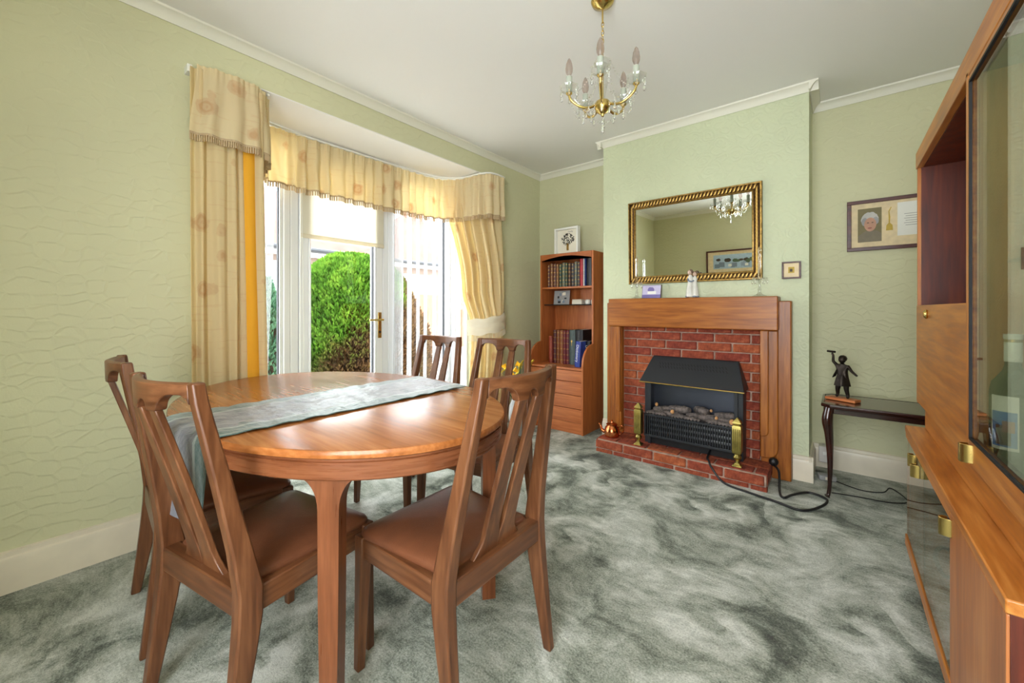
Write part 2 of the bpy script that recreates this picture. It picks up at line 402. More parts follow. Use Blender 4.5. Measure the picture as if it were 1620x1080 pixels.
# cornice
def cornice(name, segs, label):
    bm = bmesh.new()
    for (ax, a, b, face, d) in segs:
        prof = [(0, ZC), (0, ZC-.05), (d*.008, ZC-.052), (d*.012, ZC-.044), (d*.02, ZC-.028), (d*.034, ZC-.014), (d*.046, ZC-.010), (d*.048, ZC)]
        prism(bm, [(face+p, z) for p, z in prof], ax, a, b)
    stag(obj(name, bm, 'cornice', None, smooth=50), label, 'cornice')
cornice('trim_1', [('y', YN, YB, XL, 1)], 'white cornice above the bay wall')
cornice('trim_2', [('x', XL, CX0, YB, -1), ('x', CX1, XR, YB, -1)], 'white cornice in the alcoves')
cornice('trim_3', [('x', CX0-.048, CX1+.048, YF, -1), ('y', YF-.048, YB, CX1, 1), ('y', YF-.048, YB, CX0, -1)], 'white cornice around the chimney breast')
cornice('trim_4', [('x', XL, XR, YN, 1), ('y', YN, YB, XR, -1)], 'white cornice on the walls opposite')

# ------------------------------------------------------------------ bay window, garden door
def frame_rect(bm, axis, plane, d, a0, a1, z0, z1, wd, wt=None, wb=None):
    wt = wt or wd; wb = wb or wd
    def bx(p0, p1, q0, q1):
        if axis == 'x': box(bm, plane-d/2, plane+d/2, p0, p1, q0, q1)
        else: box(bm, p0, p1, plane-d/2, plane+d/2, q0, q1)
    bx(a0, a0+wd, z0, z1); bx(a1-wd, a1, z0, z1); bx(a0+wd, a1-wd, z1-wt, z1); bx(a0+wd, a1-wd, z0, z0+wb)
def casement(name, axis, plane, a0, a1, z0, z1, wd, label, inner=.022, gasket=True):
    r = bpy.data.objects.new(name, None); C.objects.link(r); stag(r, label, 'window')
    obj('window_frame', B(frame_rect, axis, plane, .07, a0, a1, z0, z1, wd), 'upvc', r, .006)
    obj('glazing_bead', B(frame_rect, axis, plane, .05, a0+wd, a1-wd, z0+wd, z1-wd, inner), 'upvc', r, .004)
    g = .5
    i0, i1 = a0+wd+inner, a1-wd-inner
    if gasket: obj('gasket', B(frame_rect, axis, plane, .026, i0, i1, z0+wd+inner, z1-wd-inner, .005), 'darkgap', r)
    if axis == 'x': obj('pane', B(box, plane-.003, plane+.003, i0, i1, z0+wd+inner, z1-wd-inner), 'glass', r)
    else: obj('pane', B(box, i0, i1, plane-.003, plane+.003, z0+wd+inner, z1-wd-inner), 'glass', r)
    return r
Z0W = 0.0
casement('window_1', 'x', XW, J0, 1.165, Z0W, ZS, .045, 'narrow white sidelight window behind the tall cream curtain')
casement('window_2', 'x', XW, 1.935, 2.64, Z0W, ZS, .050, 'white sidelight window behind pleated net strips')
casement('window_3', 'y', J1+.02, XW+.06, XL-.25, Z0W, ZS, .035, 'narrow white return window beside the tied curtain', .012, False)
casement('window_4', 'y', J0-.02, XW+.06, XL-.25, Z0W, ZS, .035, 'narrow white return window behind the tall curtain', .012, False)
boxo('trim_5', 'upvc', None, XW-.035, XW+.06, J1-.01, J1+.06, 0, ZS, .005); stag(bpy.data.objects['trim_5'], 'white corner post of the bay', 'post')
boxo('trim_6', 'upvc', None, XW-.035, XW+.06, J0-.06, J0+.01, 0, ZS, .005); stag(bpy.data.objects['trim_6'], 'white corner post of the bay behind the curtain', 'post')
d = bpy.data.objects.new('door_1', None); C.objects.link(d); stag(d, 'white glazed garden door with brass lever handle', 'door')
obj('door_frame', B(frame_rect, 'x', XW, .07, 1.165, 1.935, 0, ZS, .052), 'upvc', d, .006)
obj('door_leaf', B(frame_rect, 'x', XW+.012, .06, 1.222, 1.878, .03, ZS-.06, .062, .062, .14), 'upvc', d, .006)
obj('glazing_bead', B(frame_rect, 'x', XW+.012, .07, 1.284, 1.816, .17, ZS-.122, .014), 'upvc', d, .004)
obj('gasket', B(frame_rect, 'x', XW+.012, .03, 1.298, 1.802, .184, ZS-.136, .004), 'darkgap', d)
obj('pane', B(box, XW+.009, XW+.015, 1.298, 1.802, .184, ZS-.136), 'glass', d)
hp = boxo('handle_plate', 'brass', d, XW+.042, XW+.050, 1.830, 1.862, .835, 1.045, .003)
bm = bmesh.new(); tube(bm, [(XW+.05,1.846,.985),(XW+.085,1.846,.985)], .009, 10); obj('lever_boss', bm, 'brass', hp)
bm = bmesh.new(); tube(bm, spline([(XW+.085,1.856,.985),(XW+.088,1.83,.985),(XW+.086,1.78,.984),(XW+.082,1.735,.985)]), .0085, 10); obj('lever', bm, 'brass', hp)
bm = bmesh.new(); lathe(bm, [(0,0),(.008,0),(.008,.004),(0,.004)], 12); k = obj('keyhole', bm, 'blackm', hp); k.location = (XW+.051,1.846,.885); k.rotation_euler = (0,PI/2,0)
for z in (.86, 1.025):
    bm = bmesh.new(); lathe(bm, [(0,0),(.004,0),(.003,.002),(0,.003)], 8); k = obj('screw', bm, 'brassaged', hp); k.location = (XW+.050,1.846,z); k.rotation_euler = (0,PI/2,0)
# unseen window added for fill light, opposite the fireplace (behind the viewer)
casement('window_added_fill', 'y', YN-.08, -.75, .65, .40, 2.2, .05, 'white window added for fill light in the wall opposite the fireplace')
portal((XW-.05, (J0+J1)/2, ZS/2), (0, -PI/2, 0), ZS, J1-J0)
portal((-.05, YN-.16, 1.3), (PI/2, 0, 0), 1.4, 1.8)  # portal of the added fill window
# roller blind
rb = thing('roller_blind', 'cream roller blind pulled part way down the garden door', 'blind', (XW+.055, 1.55, 1.57))
boxo('fabric', 'blind', rb, .0, .0015, -.325, .325, .02, .62, 0)
boxo('bottom_bar', 'tie', rb, -.003, .006, -.328, .328, 0, .03, .002)
bm = bmesh.new(); tube(bm, [(0,-.33,.635),(0,.33,.635)], .018, 14); obj('roller', bm, 'white', rb)
bm = bmesh.new(); tube(bm, spline([(.02,-.335,.64),(.022,-.337,0),(.02,-.345,-.8),(.02,-.33,-1.0),(.02,-.315,-.8),(.022,-.325,0),(.02,-.328,.64)],10), .0018, 6); obj('pull_cord', bm, 'white', rb)

# ------------------------------------------------------------------ curtains
def smooth_path(pts, n):
    P = spline([(a,b,0) for a,b in pts], 14)
    L = [0]
    for a, b in zip(P, P[1:]): L.append(L[-1]+(b-a).length)
    out = []
    for i in range(n+1):
        t = L[-1]*i/n; j = 0
        while j < len(L)-2 and L[j+1] < t: j += 1
        u = (t-L[j])/max(1e-6, L[j+1]-L[j]); p = P[j].lerp(P[j+1], u)
        tg = (P[j+1]-P[j]).normalized(); out.append((p.x, p.y, -tg.y, tg.x, t))
    return out
def drape(paths, zs, nf, amps, n=220, jit=.35, seed=1, ruche=0, rag=0):
    """paths: plan curve for each height in zs; folds of amplitude amps follow the curve"""
    rnd = random.Random(seed); ph = [rnd.uniform(-1,1) for _ in range(int(nf)*2+4)]
    rows = []; m = 26
    keys = [smooth_path(p, n) for p in paths]
    for r in range(m+1):
        z = zs[0]+(zs[-1]-zs[0])*r/m
        j = 0
        while j < len(zs)-2 and z < zs[j+1]: j += 1
        u = (zs[j]-z)/(zs[j]-zs[j+1]); us = u*u*(3-2*u)
        amp = amps[j]+(amps[j+1]-amps[j])*us
        row = []
        for i in range(n+1):
            a, b = keys[j][i], keys[j+1][i]
            q = [x+(y-x)*us for x, y in zip(a, b)]
            s = i/n*nf; k = int(s); pz = ph[k % len(ph)]*(1-(s-k))+ph[(k+1) % len(ph)]*(s-k)
            w_ = math.sin(2*PI*s+jit*4*pz+.25*math.sin(r*.35+pz*5))
            off = amp*w_*(1+.5*pz)+ruche*math.sin(2*PI*s*3.3+4*pz)*math.exp(-r*.28)
            zz = z - (rag*w_*(r/m)) 
            row.append((q[0]+q[2]*off, q[1]+q[3]*off, zz))
        rows.append(row)
    bm = bmesh.new(); loft(bm, rows, closed=False); return bm
def solid(o, t): s = o.modifiers.new('thickness', 'SOLIDIFY'); s.thickness = t; s.offset = 0; return o
def fringe_bm(path, n, z, amp, nf, h=.035, jit=.35, seed=1, rag=0):
    rnd = random.Random(seed); ph = [rnd.uniform(-1,1) for _ in range(int(nf)*2+4)]
    K = smooth_path(path, n); bm = bmesh.new()
    P = []
    for i in range(n+1):
        q = K[i]; s = i/n*nf; k = int(s); pz = ph[k % len(ph)]*(1-(s-k))+ph[(k+1) % len(ph)]*(s-k)
        w_ = math.sin(2*PI*s+jit*4*pz+.25*math.sin(26*.35+pz*5)); off = amp*w_*(1+.5*pz)
        P.append(Vector((q[0]+q[2]*off, q[1]+q[3]*off, z-rag*w_)))
    for i in range(n):
        a = P[i]; b = P[i].lerp(P[i+1], .62); nrm = Vector((K[i][2], K[i][3], 0))*.002
        loft(bm, [[tuple(a-nrm), tuple(b-nrm), tuple(b+nrm), tuple(a+nrm)], [tuple(a-nrm-Vector((0,0,h))), tuple(b-nrm-Vector((0,0,h))), tuple(b+nrm-Vector((0,0,h))), tuple(a+nrm-Vector((0,0,h)))]])
    for i in range(n):    # woven band
        a, b = P[i]+Vector((0,0,.004)), P[i+1]+Vector((0,0,.004)); nrm = Vector((K[i][2], K[i][3], 0))*.003; dz = Vector((0,0,.010))
        loft(bm, [[tuple(a-nrm), tuple(a+nrm), tuple(a+nrm-dz), tuple(a-nrm-dz)], [tuple(b-nrm), tuple(b+nrm), tuple(b+nrm-dz), tuple(b-nrm-dz)]])
    return bm
# gathered valance that runs over the wall, round the bay and back out
pv_left = [(-2.365,.525),(-2.34,.62),(-2.345,.74),(-2.375,.808),(-2.43,.83)]
pv_left_low = [(-2.36,.495),(-2.335,.60),(-2.335,.75),(-2.37,.82),(-2.43,.845)]
pv_bay = [(-2.44,.86),(-2.70,.90),(-2.80,.97),(-2.83,1.2),(-2.83,1.8),(-2.825,2.28),(-2.77,2.42),(-2.64,2.505),(-2.45,2.525),(-2.355,2.56),(-2.325,2.64),(-2.33,2.745)]
vl = thing('valance', 'cream floral valance piece with fringe hanging slack on the wall over the tall curtain', 'valance', group='curtain valances')
solid(obj('gathered_cloth', drape([pv_left, pv_left_low], [2.235, 1.905], 4, [.006, .012], 200, seed=3, ruche=.004), 'valance', vl), .003)
o = obj('fringe', fringe_bm(pv_left_low, 46, 1.905, .012, 4, seed=3), 'fringe', vl); o['kind'] = 'stuff'
vb = thing('valance', 'long gathered cream floral valance with fringe running around the bay', 'valance', group='curtain valances')
solid(obj('gathered_cloth', drape([pv_bay, pv_bay], [2.245, 1.895], 30, [.010, .020], 900, seed=5, ruche=.006), 'valance', vb), .003)
o = obj('fringe', fringe_bm(pv_bay, 230, 1.895, .020, 30, seed=5), 'fringe', vb); o['kind'] = 'stuff'
tr_ = thing('curtain_track', 'white curtain track bent around the bay', 'curtain track')
bm = bmesh.new(); tube(bm, [(q[0], q[1], 2.255) for q in smooth_path(pv_bay, 70)], .008, 6); obj('rail', bm, 'white', tr_)
bm = bmesh.new(); tube(bm, [(XL+.035, .50, 2.222), (XL+.04, .80, 2.225)], .009, 8); obj('rail', bm, 'white', tr_)
boxo('bracket', 'white', tr_, XL, XL+.055, .492, .512, 2.20, 2.235); boxo('bracket', 'white', tr_, XL, XL+.07, 2.755, 2.785, 2.20, 2.23)
# tall left curtain
pc = [(-2.375,.50),(-2.365,.58),(-2.36,.66),(-2.375,.712),(-2.41,.72)]
pc2 = [(-2.40,.515),(-2.39,.60),(-2.385,.68),(-2.395,.742),(-2.42,.755)]
cl = thing('curtain', 'tall cream floral curtain hanging straight beside the plain green wall', 'curtain', group='floral curtains of the bay')
solid(obj('curtain_cloth', drape([pc, pc2], [2.22, .03], 4, [.010, .016], 200, seed=8), 'curtain', cl), .003)
pl = [(-2.392,.70),(-2.372,.735),(-2.385,.775)]; pl2 = [(-2.405,.735),(-2.385,.77),(-2.395,.805)]
solid(obj('lining', drape([pl, pl2], [2.2, .04], 1, [.004, .006], 40, seed=9), 'lining', cl), .002)
ph_ = [(-2.385,.762),(-2.362,.785),(-2.375,.806),(-2.46,.812)]; ph2 = [(-2.395,.795),(-2.375,.815),(-2.385,.836),(-2.47,.84)]
solid(obj('curtain_hem', drape([ph_, ph2], [2.21, .03], 2, [.004, .006], 60, seed=10), 'curtain', cl), .003)
# tied right curtain
pt = [(-2.82,2.47),(-2.66,2.555),(-2.47,2.59),(-2.395,2.63),(-2.385,2.68),(-2.385,2.735)]
pm = [(-2.60,2.48),(-2.49,2.54),(-2.40,2.58),(-2.355,2.63),(-2.35,2.70),(-2.37,2.755)]
pk = [(-2.50,2.50),(-2.43,2.545),(-2.38,2.58),(-2.345,2.63),(-2.345,2.70),(-2.375,2.765)]
pb = [(-2.54,2.49),(-2.45,2.54),(-2.39,2.58),(-2.35,2.62),(-2.345,2.69),(-2.37,2.75)]
cr_ = thing('curtain', 'cream floral curtain gathered into a fringed tieback beside the bookcase', 'curtain', group='floral curtains of the bay')
solid(obj('curtain_cloth', drape([pt, pm, pk, pb], [2.21, 1.25, .90, .03], 6, [.026, .034, .016, .026], 300, seed=11), 'curtain', cr_), .003)
tb = thing('curtain_tieback', 'cream fringed tieback looped around the gathered curtain', 'tieback')
bm = bmesh.new(); rows = []
pth = smooth_path([(-2.53,2.475),(-2.46,2.50),(-2.37,2.55),(-2.318,2.62),(-2.318,2.71),(-2.36,2.79),(-2.43,2.80)], 60)
for r in range(7):
    rows.append([(q[0]+.006*math.sin(r*2.1+i*.12), q[1], .835+.024*r+.090*(i/60)**1.6+.006*math.sin(i*.35+r*.8)) for i, q in enumerate(pth)])
loft(bm, rows, closed=False); solid(obj('band', bm, 'tie', tb), .004)
bm = bmesh.new()
for i, q in enumerate(pth[::1]):
    z = .835+.090*(i/60)**1.6; tube(bm, [(q[0],q[1],z),(q[0]+.004*math.sin(i*2),q[1],z-.05)], .0022, 5)
o = obj('fringe', bm, 'tie', tb); o['kind'] = 'stuff'
bm = bmesh.new(); lathe(bm, [(0,0),(.012,0),(.012,.006),(.004,.008),(.004,.05),(.010,.052),(.010,.06),(0,.062)], 12)
o = obj('wall_hook', bm, 'brassaged', tb); o.location = (XL, 2.80, .95); o.rotation_euler = (0, PI/2, 0)
# nets
nl = thing('net_curtain', 'sheer white net leaning beside the tall cream curtain', 'net curtain', group='sheer white nets')
solid(obj('net', drape([[(-2.88,.90),(-2.885,.98),(-2.885,1.06)], [(-2.55,.84),(-2.64,.87),(-2.70,.93)]], [2.2, .05], 4, [.012, .010], 110, seed=13), 'sheer', nl), .0006)
nr = thing('net_curtain', 'sheer white net with deep vertical pleats in front of the wide sidelight', 'net curtain', group='sheer white nets')
rnd = random.Random(4)
bm = bmesh.new()
ycs = [1.99, 2.035, 2.12, 2.21, 2.30, 2.39, 2.47, 2.55]; wds = [.045, .05, .05, .03, .03, .03, .04, .05]
for yc, wd in zip(ycs, wds):            # pleats stacked thick between thin stretches
    rows = []
    for r in range(15):
        z = 2.2-2.15*r/14; rows.append([(-2.885+.014*math.sin(2*PI*j/4)+.006*math.sin(r*.3), yc-wd/2+wd*j/12+.012*r/14*math.sin(yc*40), z) for j in range(13)])
    loft(bm, rows, closed=False)
solid(obj('pleats', bm, 'sheer', nr), .0006)
# ------------------------------------------------------------------ dining chairs
def chair_proto():
    t = thing('dining_chair', 'x', 'chair')
    Z  = [0, .12, .25, .335, .40, .50, .62, .75, .86, .905]
    YR = [-.238,-.225,-.212,-.205,-.203,-.213,-.232,-.254,-.273,-.277]
    YFr= [-.210,-.187,-.162,-.148,-.146,-.166,-.192,-.220,-.243,-.249]
    XO = [.215,.215,.215,.215,.213,.204,.193,.181,.171,.167]
    TX = [.026,.030,.034,.036,.036,.034,.032,.030,.029,.028]
    for sg in (-1, 1):
        bm = bmesh.new()
        loft(bm, [[(sg*(x-t_),yr,z),(sg*x,yr,z),(sg*x,yf,z),(sg*(x-t_),yf,z)] for z,yr,yf,x,t_ in zip(Z,YR,YFr,XO,TX)])
        obj('back_post', bm, 'chair', t, .005, smooth=30)
    def bow(x): return -.262-.034*(1-(x/.14)**2)
    def zb(a):
        a = abs(a)
        if a < .022: return .836+1.15*math.sqrt(max(0,.022**2-a*a))
        if a < .057: return .836
        if a < .098: u = (a-.057)/.041; return .836+.040*math.sqrt(max(0,1-(1-u)**2))
        if a < .116: return .876
        u = min(1,(a-.116)/.025); return .876-.022*(1-math.sqrt(max(0,1-u*u)))
    bm = bmesh.new(); rings = []
    n = 84
    for i in range(n+1):
        x = -.141+.282*i/n; y = bow(x)
        rings.append([(x,y-.012,zb(x)),(x,y+.011,zb(x)),(x,y+.008,.899),(x,y-.002,.905),(x,y-.013,.900)])
    loft(bm, rings); obj('crest_rail', bm, 'chairx', t, .003, smooth=50)
    for sg in (-1, 1):
        bm = bmesh.new(); rings = []
        for i in range(31):
            z = .838+(.403-.838)*i/30; u = (z-.403)/.435
            y = -.174-.120*u**1.1
            xi = .021*u+.006*(1-u)
            if z < .475: xi = max(.0004, xi*math.sqrt(max(0, 1-((.475-z)/.02)**2)) if z > .455 else .0004)
            xo = .055*u+.068*(1-u)
            if z < .46: xo += .030*((.46-z)/.057)**1.8
            rings.append([(sg*xi,y-.008,z),(sg*xo,y-.008,z),(sg*xo,y+.008,z),(sg*xi,y+.008,z)])
        loft(bm, rings); obj('slat', bm, 'chair', t, .003, smooth=30)
    boxo('rear_rail', 'chairx', t, -.182, .182, -.200, -.160, .340, .405, .004)
    boxo('front_rail', 'chairx', t, -.180, .180, .163, .187, .330, .392, .004)
    for sg in (-1, 1):
        bm = bmesh.new()
        loft(bm, [[(sg*.176,-.150,.332),(sg*.203,-.150,.332),(sg*.203,-.150,.394),(sg*.176,-.150,.394)],
                  [(sg*.178,.162,.332),(sg*.203,.162,.332),(sg*.203,.162,.394),(sg*.178,.162,.394)]])
        obj('side_rail', bm, 'chairy', t, .004)
        bm = bmesh.new()
        def sq(cx_, cy_, h, z): return [(cx_-h,cy_-h,z),(cx_+h,cy_-h,z),(cx_+h,cy_+h,z),(cx_-h,cy_+h,z)]
        loft(bm, [sq(sg*.205,.182,.0125,0), sq(sg*.196,.176,.018,.32), sq(sg*.195,.175,.019,.398)])
        obj('leg', bm, 'chair', t, .004)
    # upholstered seat
    pts = []
    def corner(cx_, cy_, r, a0):
        for k in range(7):
            a = a0+PI/2*k/6; pts.append((cx_+r*math.cos(a), cy_+r*math.sin(a)))
    corner(.168,.160,.036,0); corner(-.168,.160,.036,PI/2); corner(-.150,-.138,.026,PI); corner(.150,-.138,.026,1.5*PI)
    rings = []
    for s_, z in ((.975,.386),(1.0,.393),(1.005,.402),(.985,.410),(.93,.417),(.78,.424),(.5,.429),(.2,.431)):
        rings.append([(x*s_, .01+(y-.01)*s_, z) for x, y in pts])
    bm = bmesh.new(); loft(bm, rings); obj('seat', bm, 'leather', t, smooth=60)
    return t
chair0 = chair_proto()
G = 'dining chairs around the oval table'
spots = [
 (-1.320,.477,10.7,'slatted dining chair under the hanging runner, between the wall side and table end chairs'),
 (-1.836,.477,-4.5,'slatted dining chair closest to the plain green wall, beside the tall straight curtain'),
 (-.927,.843,91.3,'brown slatted dining chair at the rounded end of the table, facing the window wall'),
 (-1.886,1.375,185.5,'slatted dining chair with its back to the pleated net of the bay'),
 (-1.404,1.435,189.1,'slatted dining chair with its back to the tied curtain and bookcase')]
for i, (x, y, a, lb) in enumerate(spots):
    o = chair0 if i == 0 else copy_tree(chair0)
    o.location = (x, y, 0); o.rotation_euler = (0, 0, math.radians(a)); o['label'] = lb; o['group'] = G

# ------------------------------------------------------------------ oval table
TX0, TY0, TA, TB, TZ = -1.577, .804, .783, .511, .72
t = thing('dining_table', 'oval teak dining table with a rounded apron and four flared legs', 'table', (TX0, TY0, 0))
n = 128; bm = bmesh.new()
rings = []
for da, z in ((-.05,TZ-.024),(-.008,TZ-.024),(-.001,TZ-.020),(0,TZ-.014),(0,TZ-.006),(-.003,TZ-.0015),(-.008,TZ)):
    rings.append(ellipse(TA+da, TB+da, n, z))
loft(bm, rings); obj('tabletop', bm, 'table', t, smooth=35)
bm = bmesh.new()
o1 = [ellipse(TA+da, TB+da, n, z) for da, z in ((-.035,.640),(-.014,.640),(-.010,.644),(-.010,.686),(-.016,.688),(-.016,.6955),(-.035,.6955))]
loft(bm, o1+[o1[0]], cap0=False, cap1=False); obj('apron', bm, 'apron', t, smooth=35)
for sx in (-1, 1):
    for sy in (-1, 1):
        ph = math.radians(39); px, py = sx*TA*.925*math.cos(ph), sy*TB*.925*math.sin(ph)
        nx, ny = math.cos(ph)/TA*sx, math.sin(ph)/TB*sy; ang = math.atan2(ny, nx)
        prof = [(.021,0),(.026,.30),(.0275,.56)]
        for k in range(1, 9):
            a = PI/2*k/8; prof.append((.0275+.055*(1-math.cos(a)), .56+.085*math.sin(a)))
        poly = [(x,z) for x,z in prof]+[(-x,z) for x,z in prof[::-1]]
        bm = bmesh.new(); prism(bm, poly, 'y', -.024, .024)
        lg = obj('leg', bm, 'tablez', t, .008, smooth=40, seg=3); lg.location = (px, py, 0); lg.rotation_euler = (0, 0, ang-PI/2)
# runner
rx = -1.478
bm = bmesh.new(); rows = []; nx_ = 30
for i in range(64):
    s_ = i/63*1.20
    row = []
    for j in range(nx_+1):
        u = j/nx_*2-1; x = u*.188
        ye = TY0-TB*math.sqrt(max(0, 1-((rx+x-TX0)/TA)**2))
        y = 1.265-s_-.012*u
        wr = .0022*math.sin(17*x+31*s_)+.0018*math.sin(43*s_-29*x)
        if y > ye: p = (x, y-TY0, TZ+.005+abs(wr)*1.3)
        else:
            dd = ye-y; r = .012
            if dd < r*PI/2: a = dd/r; p = (x, ye-TY0-r*math.sin(a)-.004, TZ+.005-r*(1-math.cos(a)))
            else:
                q = dd-r*PI/2
                p = (x*(1-.10*q/.2), ye-TY0-r-.006-.010*(q/.2)*(1+math.sin(26*x+1.5)), TZ+.004-r-q)
        row.append(p)
    rows.append(row)
loft(bm, rows, closed=False)
ro = obj('table_runner', bm, 'runner', None, smooth=60); ro.location = (rx, TY0, 0); solid(ro, .003)
tag(ro, 'grey green satin runner across the oval table, one end hanging over the edge', 'table runner')

# ------------------------------------------------------------------ bookcase in the left alcove
BX0, BX1 = -2.235, -1.665; BYB = 3.425; BYF = 2.985; BYU = 3.17; BH = 1.59; BS = .565
t = thing('bookcase', 'tall narrow teak bookcase with four drawers in the corner beside the chimney breast', 'bookcase', (0,0,0))
side = [(BYB,0),(BYF,0),(BYF,BS+.01)]
for k in range(1, 9):
    a = PI/2*k/8; side.append((BYF+(BYU-BYF)*(1-math.cos(a)), BS+.01+.19*math.sin(a)))
side += [(BYU,BH),(BYB,BH)]
for x in (BX0, BX1-.018):
    bm = bmesh.new(); prism(bm, side, 'x', x, x+.018); obj('side_panel', bm, 'bookz', t, .002, smooth=30)
boxo('back_panel', 'bookz', t, BX0+.018, BX1-.018, BYB-.012, BYB-.002, .02, BH-.01, 0)
boxo('top_panel', 'bookx', t, BX0+.018, BX1-.018, BYU+.012, BYB-.012, BH-.018, BH)
bm = bmesh.new()
arch = [(BX0+.018,BH),(BX0+.018,BH-.065)]
for k in range(17):
    u = k/16; arch.append((BX0+.018+(BX1-BX0-.036)*u, BH-.060+.034*math.sin(PI*u)))
arch += [(BX1-.018,BH-.065),(BX1-.018,BH)]
prism(bm, arch[::-1], 'y', BYU-.002, BYU+.014); obj('arched_rail', bm, 'bookx', t, .001, smooth=30)
boxo('shelf', 'bookx', t, BX0+.018, BX1-.018, BYU+.01, BYB-.012, 1.262, 1.280)
boxo('shelf', 'blackm', t, BX0+.018, BX1-.018, BYU+.04, BYB-.012, 1.108, 1.116)['label'] = 'thin dark glass shelf'
boxo('worktop', 'bookx', t, BX0+.018, BX1-.018, BYF+.002, BYB-.012, BS-.018, BS)
boxo('carcass', 'bookz', t, BX0+.018, BX1-.018, BYF+.026, BYB-.02, .03, BS-.018, 0)
zs_ = [.095, .215, .330, .445, BS-.022]
for a, b in zip(zs_, zs_[1:]):
    boxo('drawer', 'bookx', t, BX0+.020, BX1-.020, BYF+.008, BYF+.026, a+.003, b-.003, .002)
boxo('plinth', 'bookx', t, BX0+.018, BX1-.018, BYF+.012, BYF+.026, 0, .095, .001)
boxo('prop_panel', 'bookx', t, BX0+.16, BX1-.025, BYB-.06, BYB-.045, BS, .875, .001)['label'] = 'loose board leaning on the back panel'
# books
def book(name, col, x, w_, h, d, yb, zb, label, group, ban=None, tilt=0, emblem=None):
    r = thing(name, label, 'book', (x+w_/2, yb-d, zb), 0, group); r.rotation_euler = (0, tilt, 0)
    mk = 'book_%d_%d_%d' % col
    if mk not in M: M[mk] = plain('book_cover_%d_%d_%d' % col, col, .45, var=.12, vscale=60)
    bm = bmesh.new(); q = w_/2
    sp = [(-q,d),(-q,.008)]+[(-q+2*q*k/6, .008-.010*math.sin(PI*k/6)) for k in range(1,6)]+[(q,.008),(q,d),(q-.003,d),(q-.003,.012),(-q+.003,.012),(-q+.003,d)]
    prism(bm, sp, 'z', 0, h); obj('cover', bm, mk, r, smooth=30)
    boxo('pages', 'paper', r, -q+.003, q-.003, .012, d-.004, .003, h-.003, 0)
    if ban:
        for z in (.12,.28,.45,.62,.78,.93):
            bm = bmesh.new(); sp2 = [(-q-.0004,.010)]+[(-q+2*q*k/6, .0072-.0112*math.sin(PI*k/6)) for k in range(1,6)]+[(q+.0004,.010),(q-.002,.012),(-q+.002,.012)]
            prism(bm, sp2, 'z', h*z-.003, h*z+.003); obj('spine_band', bm, ban, r, smooth=30)
    if emblem:
        bm = bmesh.new(); lathe(bm, [(0,0),(.009,0),(.009,.0012),(0,.0012)], 16); e = obj('emblem', bm, 'gold', r); e.location = (0,-.0025,h*.68); e.rotation_euler = (PI/2,0,0)
        boxo('emblem_stem', 'gold', r, -.002, .002, -.004, -.002, h*.55, h*.66, 0)
    return r
ORD = ['first','second','third','fourth','fifth','sixth','seventh','eighth','ninth','tenth','eleventh']
x = BX0+.055
cols1 = [((86,40,30),'brown'),((120,72,40),'tan'),((92,46,36),'brown'),((130,84,48),'tan'),((40,62,48),'dark green'),((96,104,88),'grey green'),((46,66,50),'dark green'),((70,44,38),'brown'),((52,48,56),'slate'),((108,112,104),'grey'),((60,54,60),'slate')]
for i, (c_, nm) in enumerate(cols1):
    h = .215+.012*((i*7) % 4)/3; w_ = .026+.003*(i % 3)
    book('book', c_, x, w_, h, .15, 3.36, 1.280, 'small %s gilt banded book, %s of the upper row from the corner wall' % (nm, ORD[i]), 'gilt banded books on the upper shelf', 'gold'); x += w_+.004
for c_, w_, h, lb in [((170,34,44),.030,.262,'tall bright red book at the end of the banded row'),((206,206,204),.014,.270,'thin pale grey book beside the tall red one'),((38,58,120),.012,.268,'thin blue book beside the pale grey one'),((26,24,30),.05,.262,'wide black book near the end of the upper shelf'),((150,28,36),.022,.225,'red book against the side of the upper shelf')]:
    book('book', c_, x, w_, h, .17, 3.37, 1.280, lb, 'books on the upper shelf'); x += w_+.003
x = BX0+.10; W = BS
for c_, w_, h, lb, bn, em, tl in [((150,62,36),.034,.250,'orange red book at the start of the lower row',None,None,0),((112,42,34),.012,.235,'thin dark red book in the lower row',None,None,0),((84,26,30),.032,.310,'maroon gilt banded book in the lower row','gold',None,0),((122,64,26),.032,.308,'tan gilt banded book in the lower row','gold',None,0),((132,72,30),.036,.308,'thick amber gilt banded book in the lower row','gold',None,0),((104,26,36),.028,.308,'crimson gilt banded book in the lower row','gold',None,0),((96,22,32),.032,.308,'dark crimson gilt banded book beside the grey green volume','gold',None,0),((64,78,76),.060,.316,'thick grey green volume with a gold emblem',None,1,0),((20,20,24),.075,.320,'large black volume behind the dictionaries',None,None,0)]:
    book('book', c_, x, w_, h, .20, 3.36, W, lb, 'books on the lower shelf', bn, 0, em); x += w_+.003
def textmesh(name, body, size, mat, parent, loc, rot, ext=.0006):
    cu = bpy.data.curves.new(name, 'FONT'); cu.body = body; cu.size = size; cu.extrude = ext; cu.align_x = 'CENTER'; cu.align_y = 'CENTER'
    tmp = bpy.data.objects.new(name+'_tmp', cu); C.objects.link(tmp)
    dg = bpy.context.evaluated_depsgraph_get(); me = bpy.data.meshes.new_from_object(tmp.evaluated_get(dg))
    bpy.data.objects.remove(tmp); me.materials.clear(); me.materials.append(M[mat])
    o = bpy.data.objects.new(name, me); C.objects.link(o); o.parent = parent; o.location = loc; o.rotation_euler = rot; return o
dic = book('book', (44,64,150), -1.795, .050, .225, .16, 3.22, W, 'blue dictionary leaning at the front of the lower shelf', 'books on the lower shelf', None, .06)
textmesh('spine_lettering', 'Dictionary', .036, 'white', dic, (0,-.0035,.12), (PI/2, PI/2, 0))
coll = book('book', (22,22,30), -1.735, .042, .222, .15, 3.30, W, 'black lettered book standing beside the blue dictionary', 'books on the lower shelf')
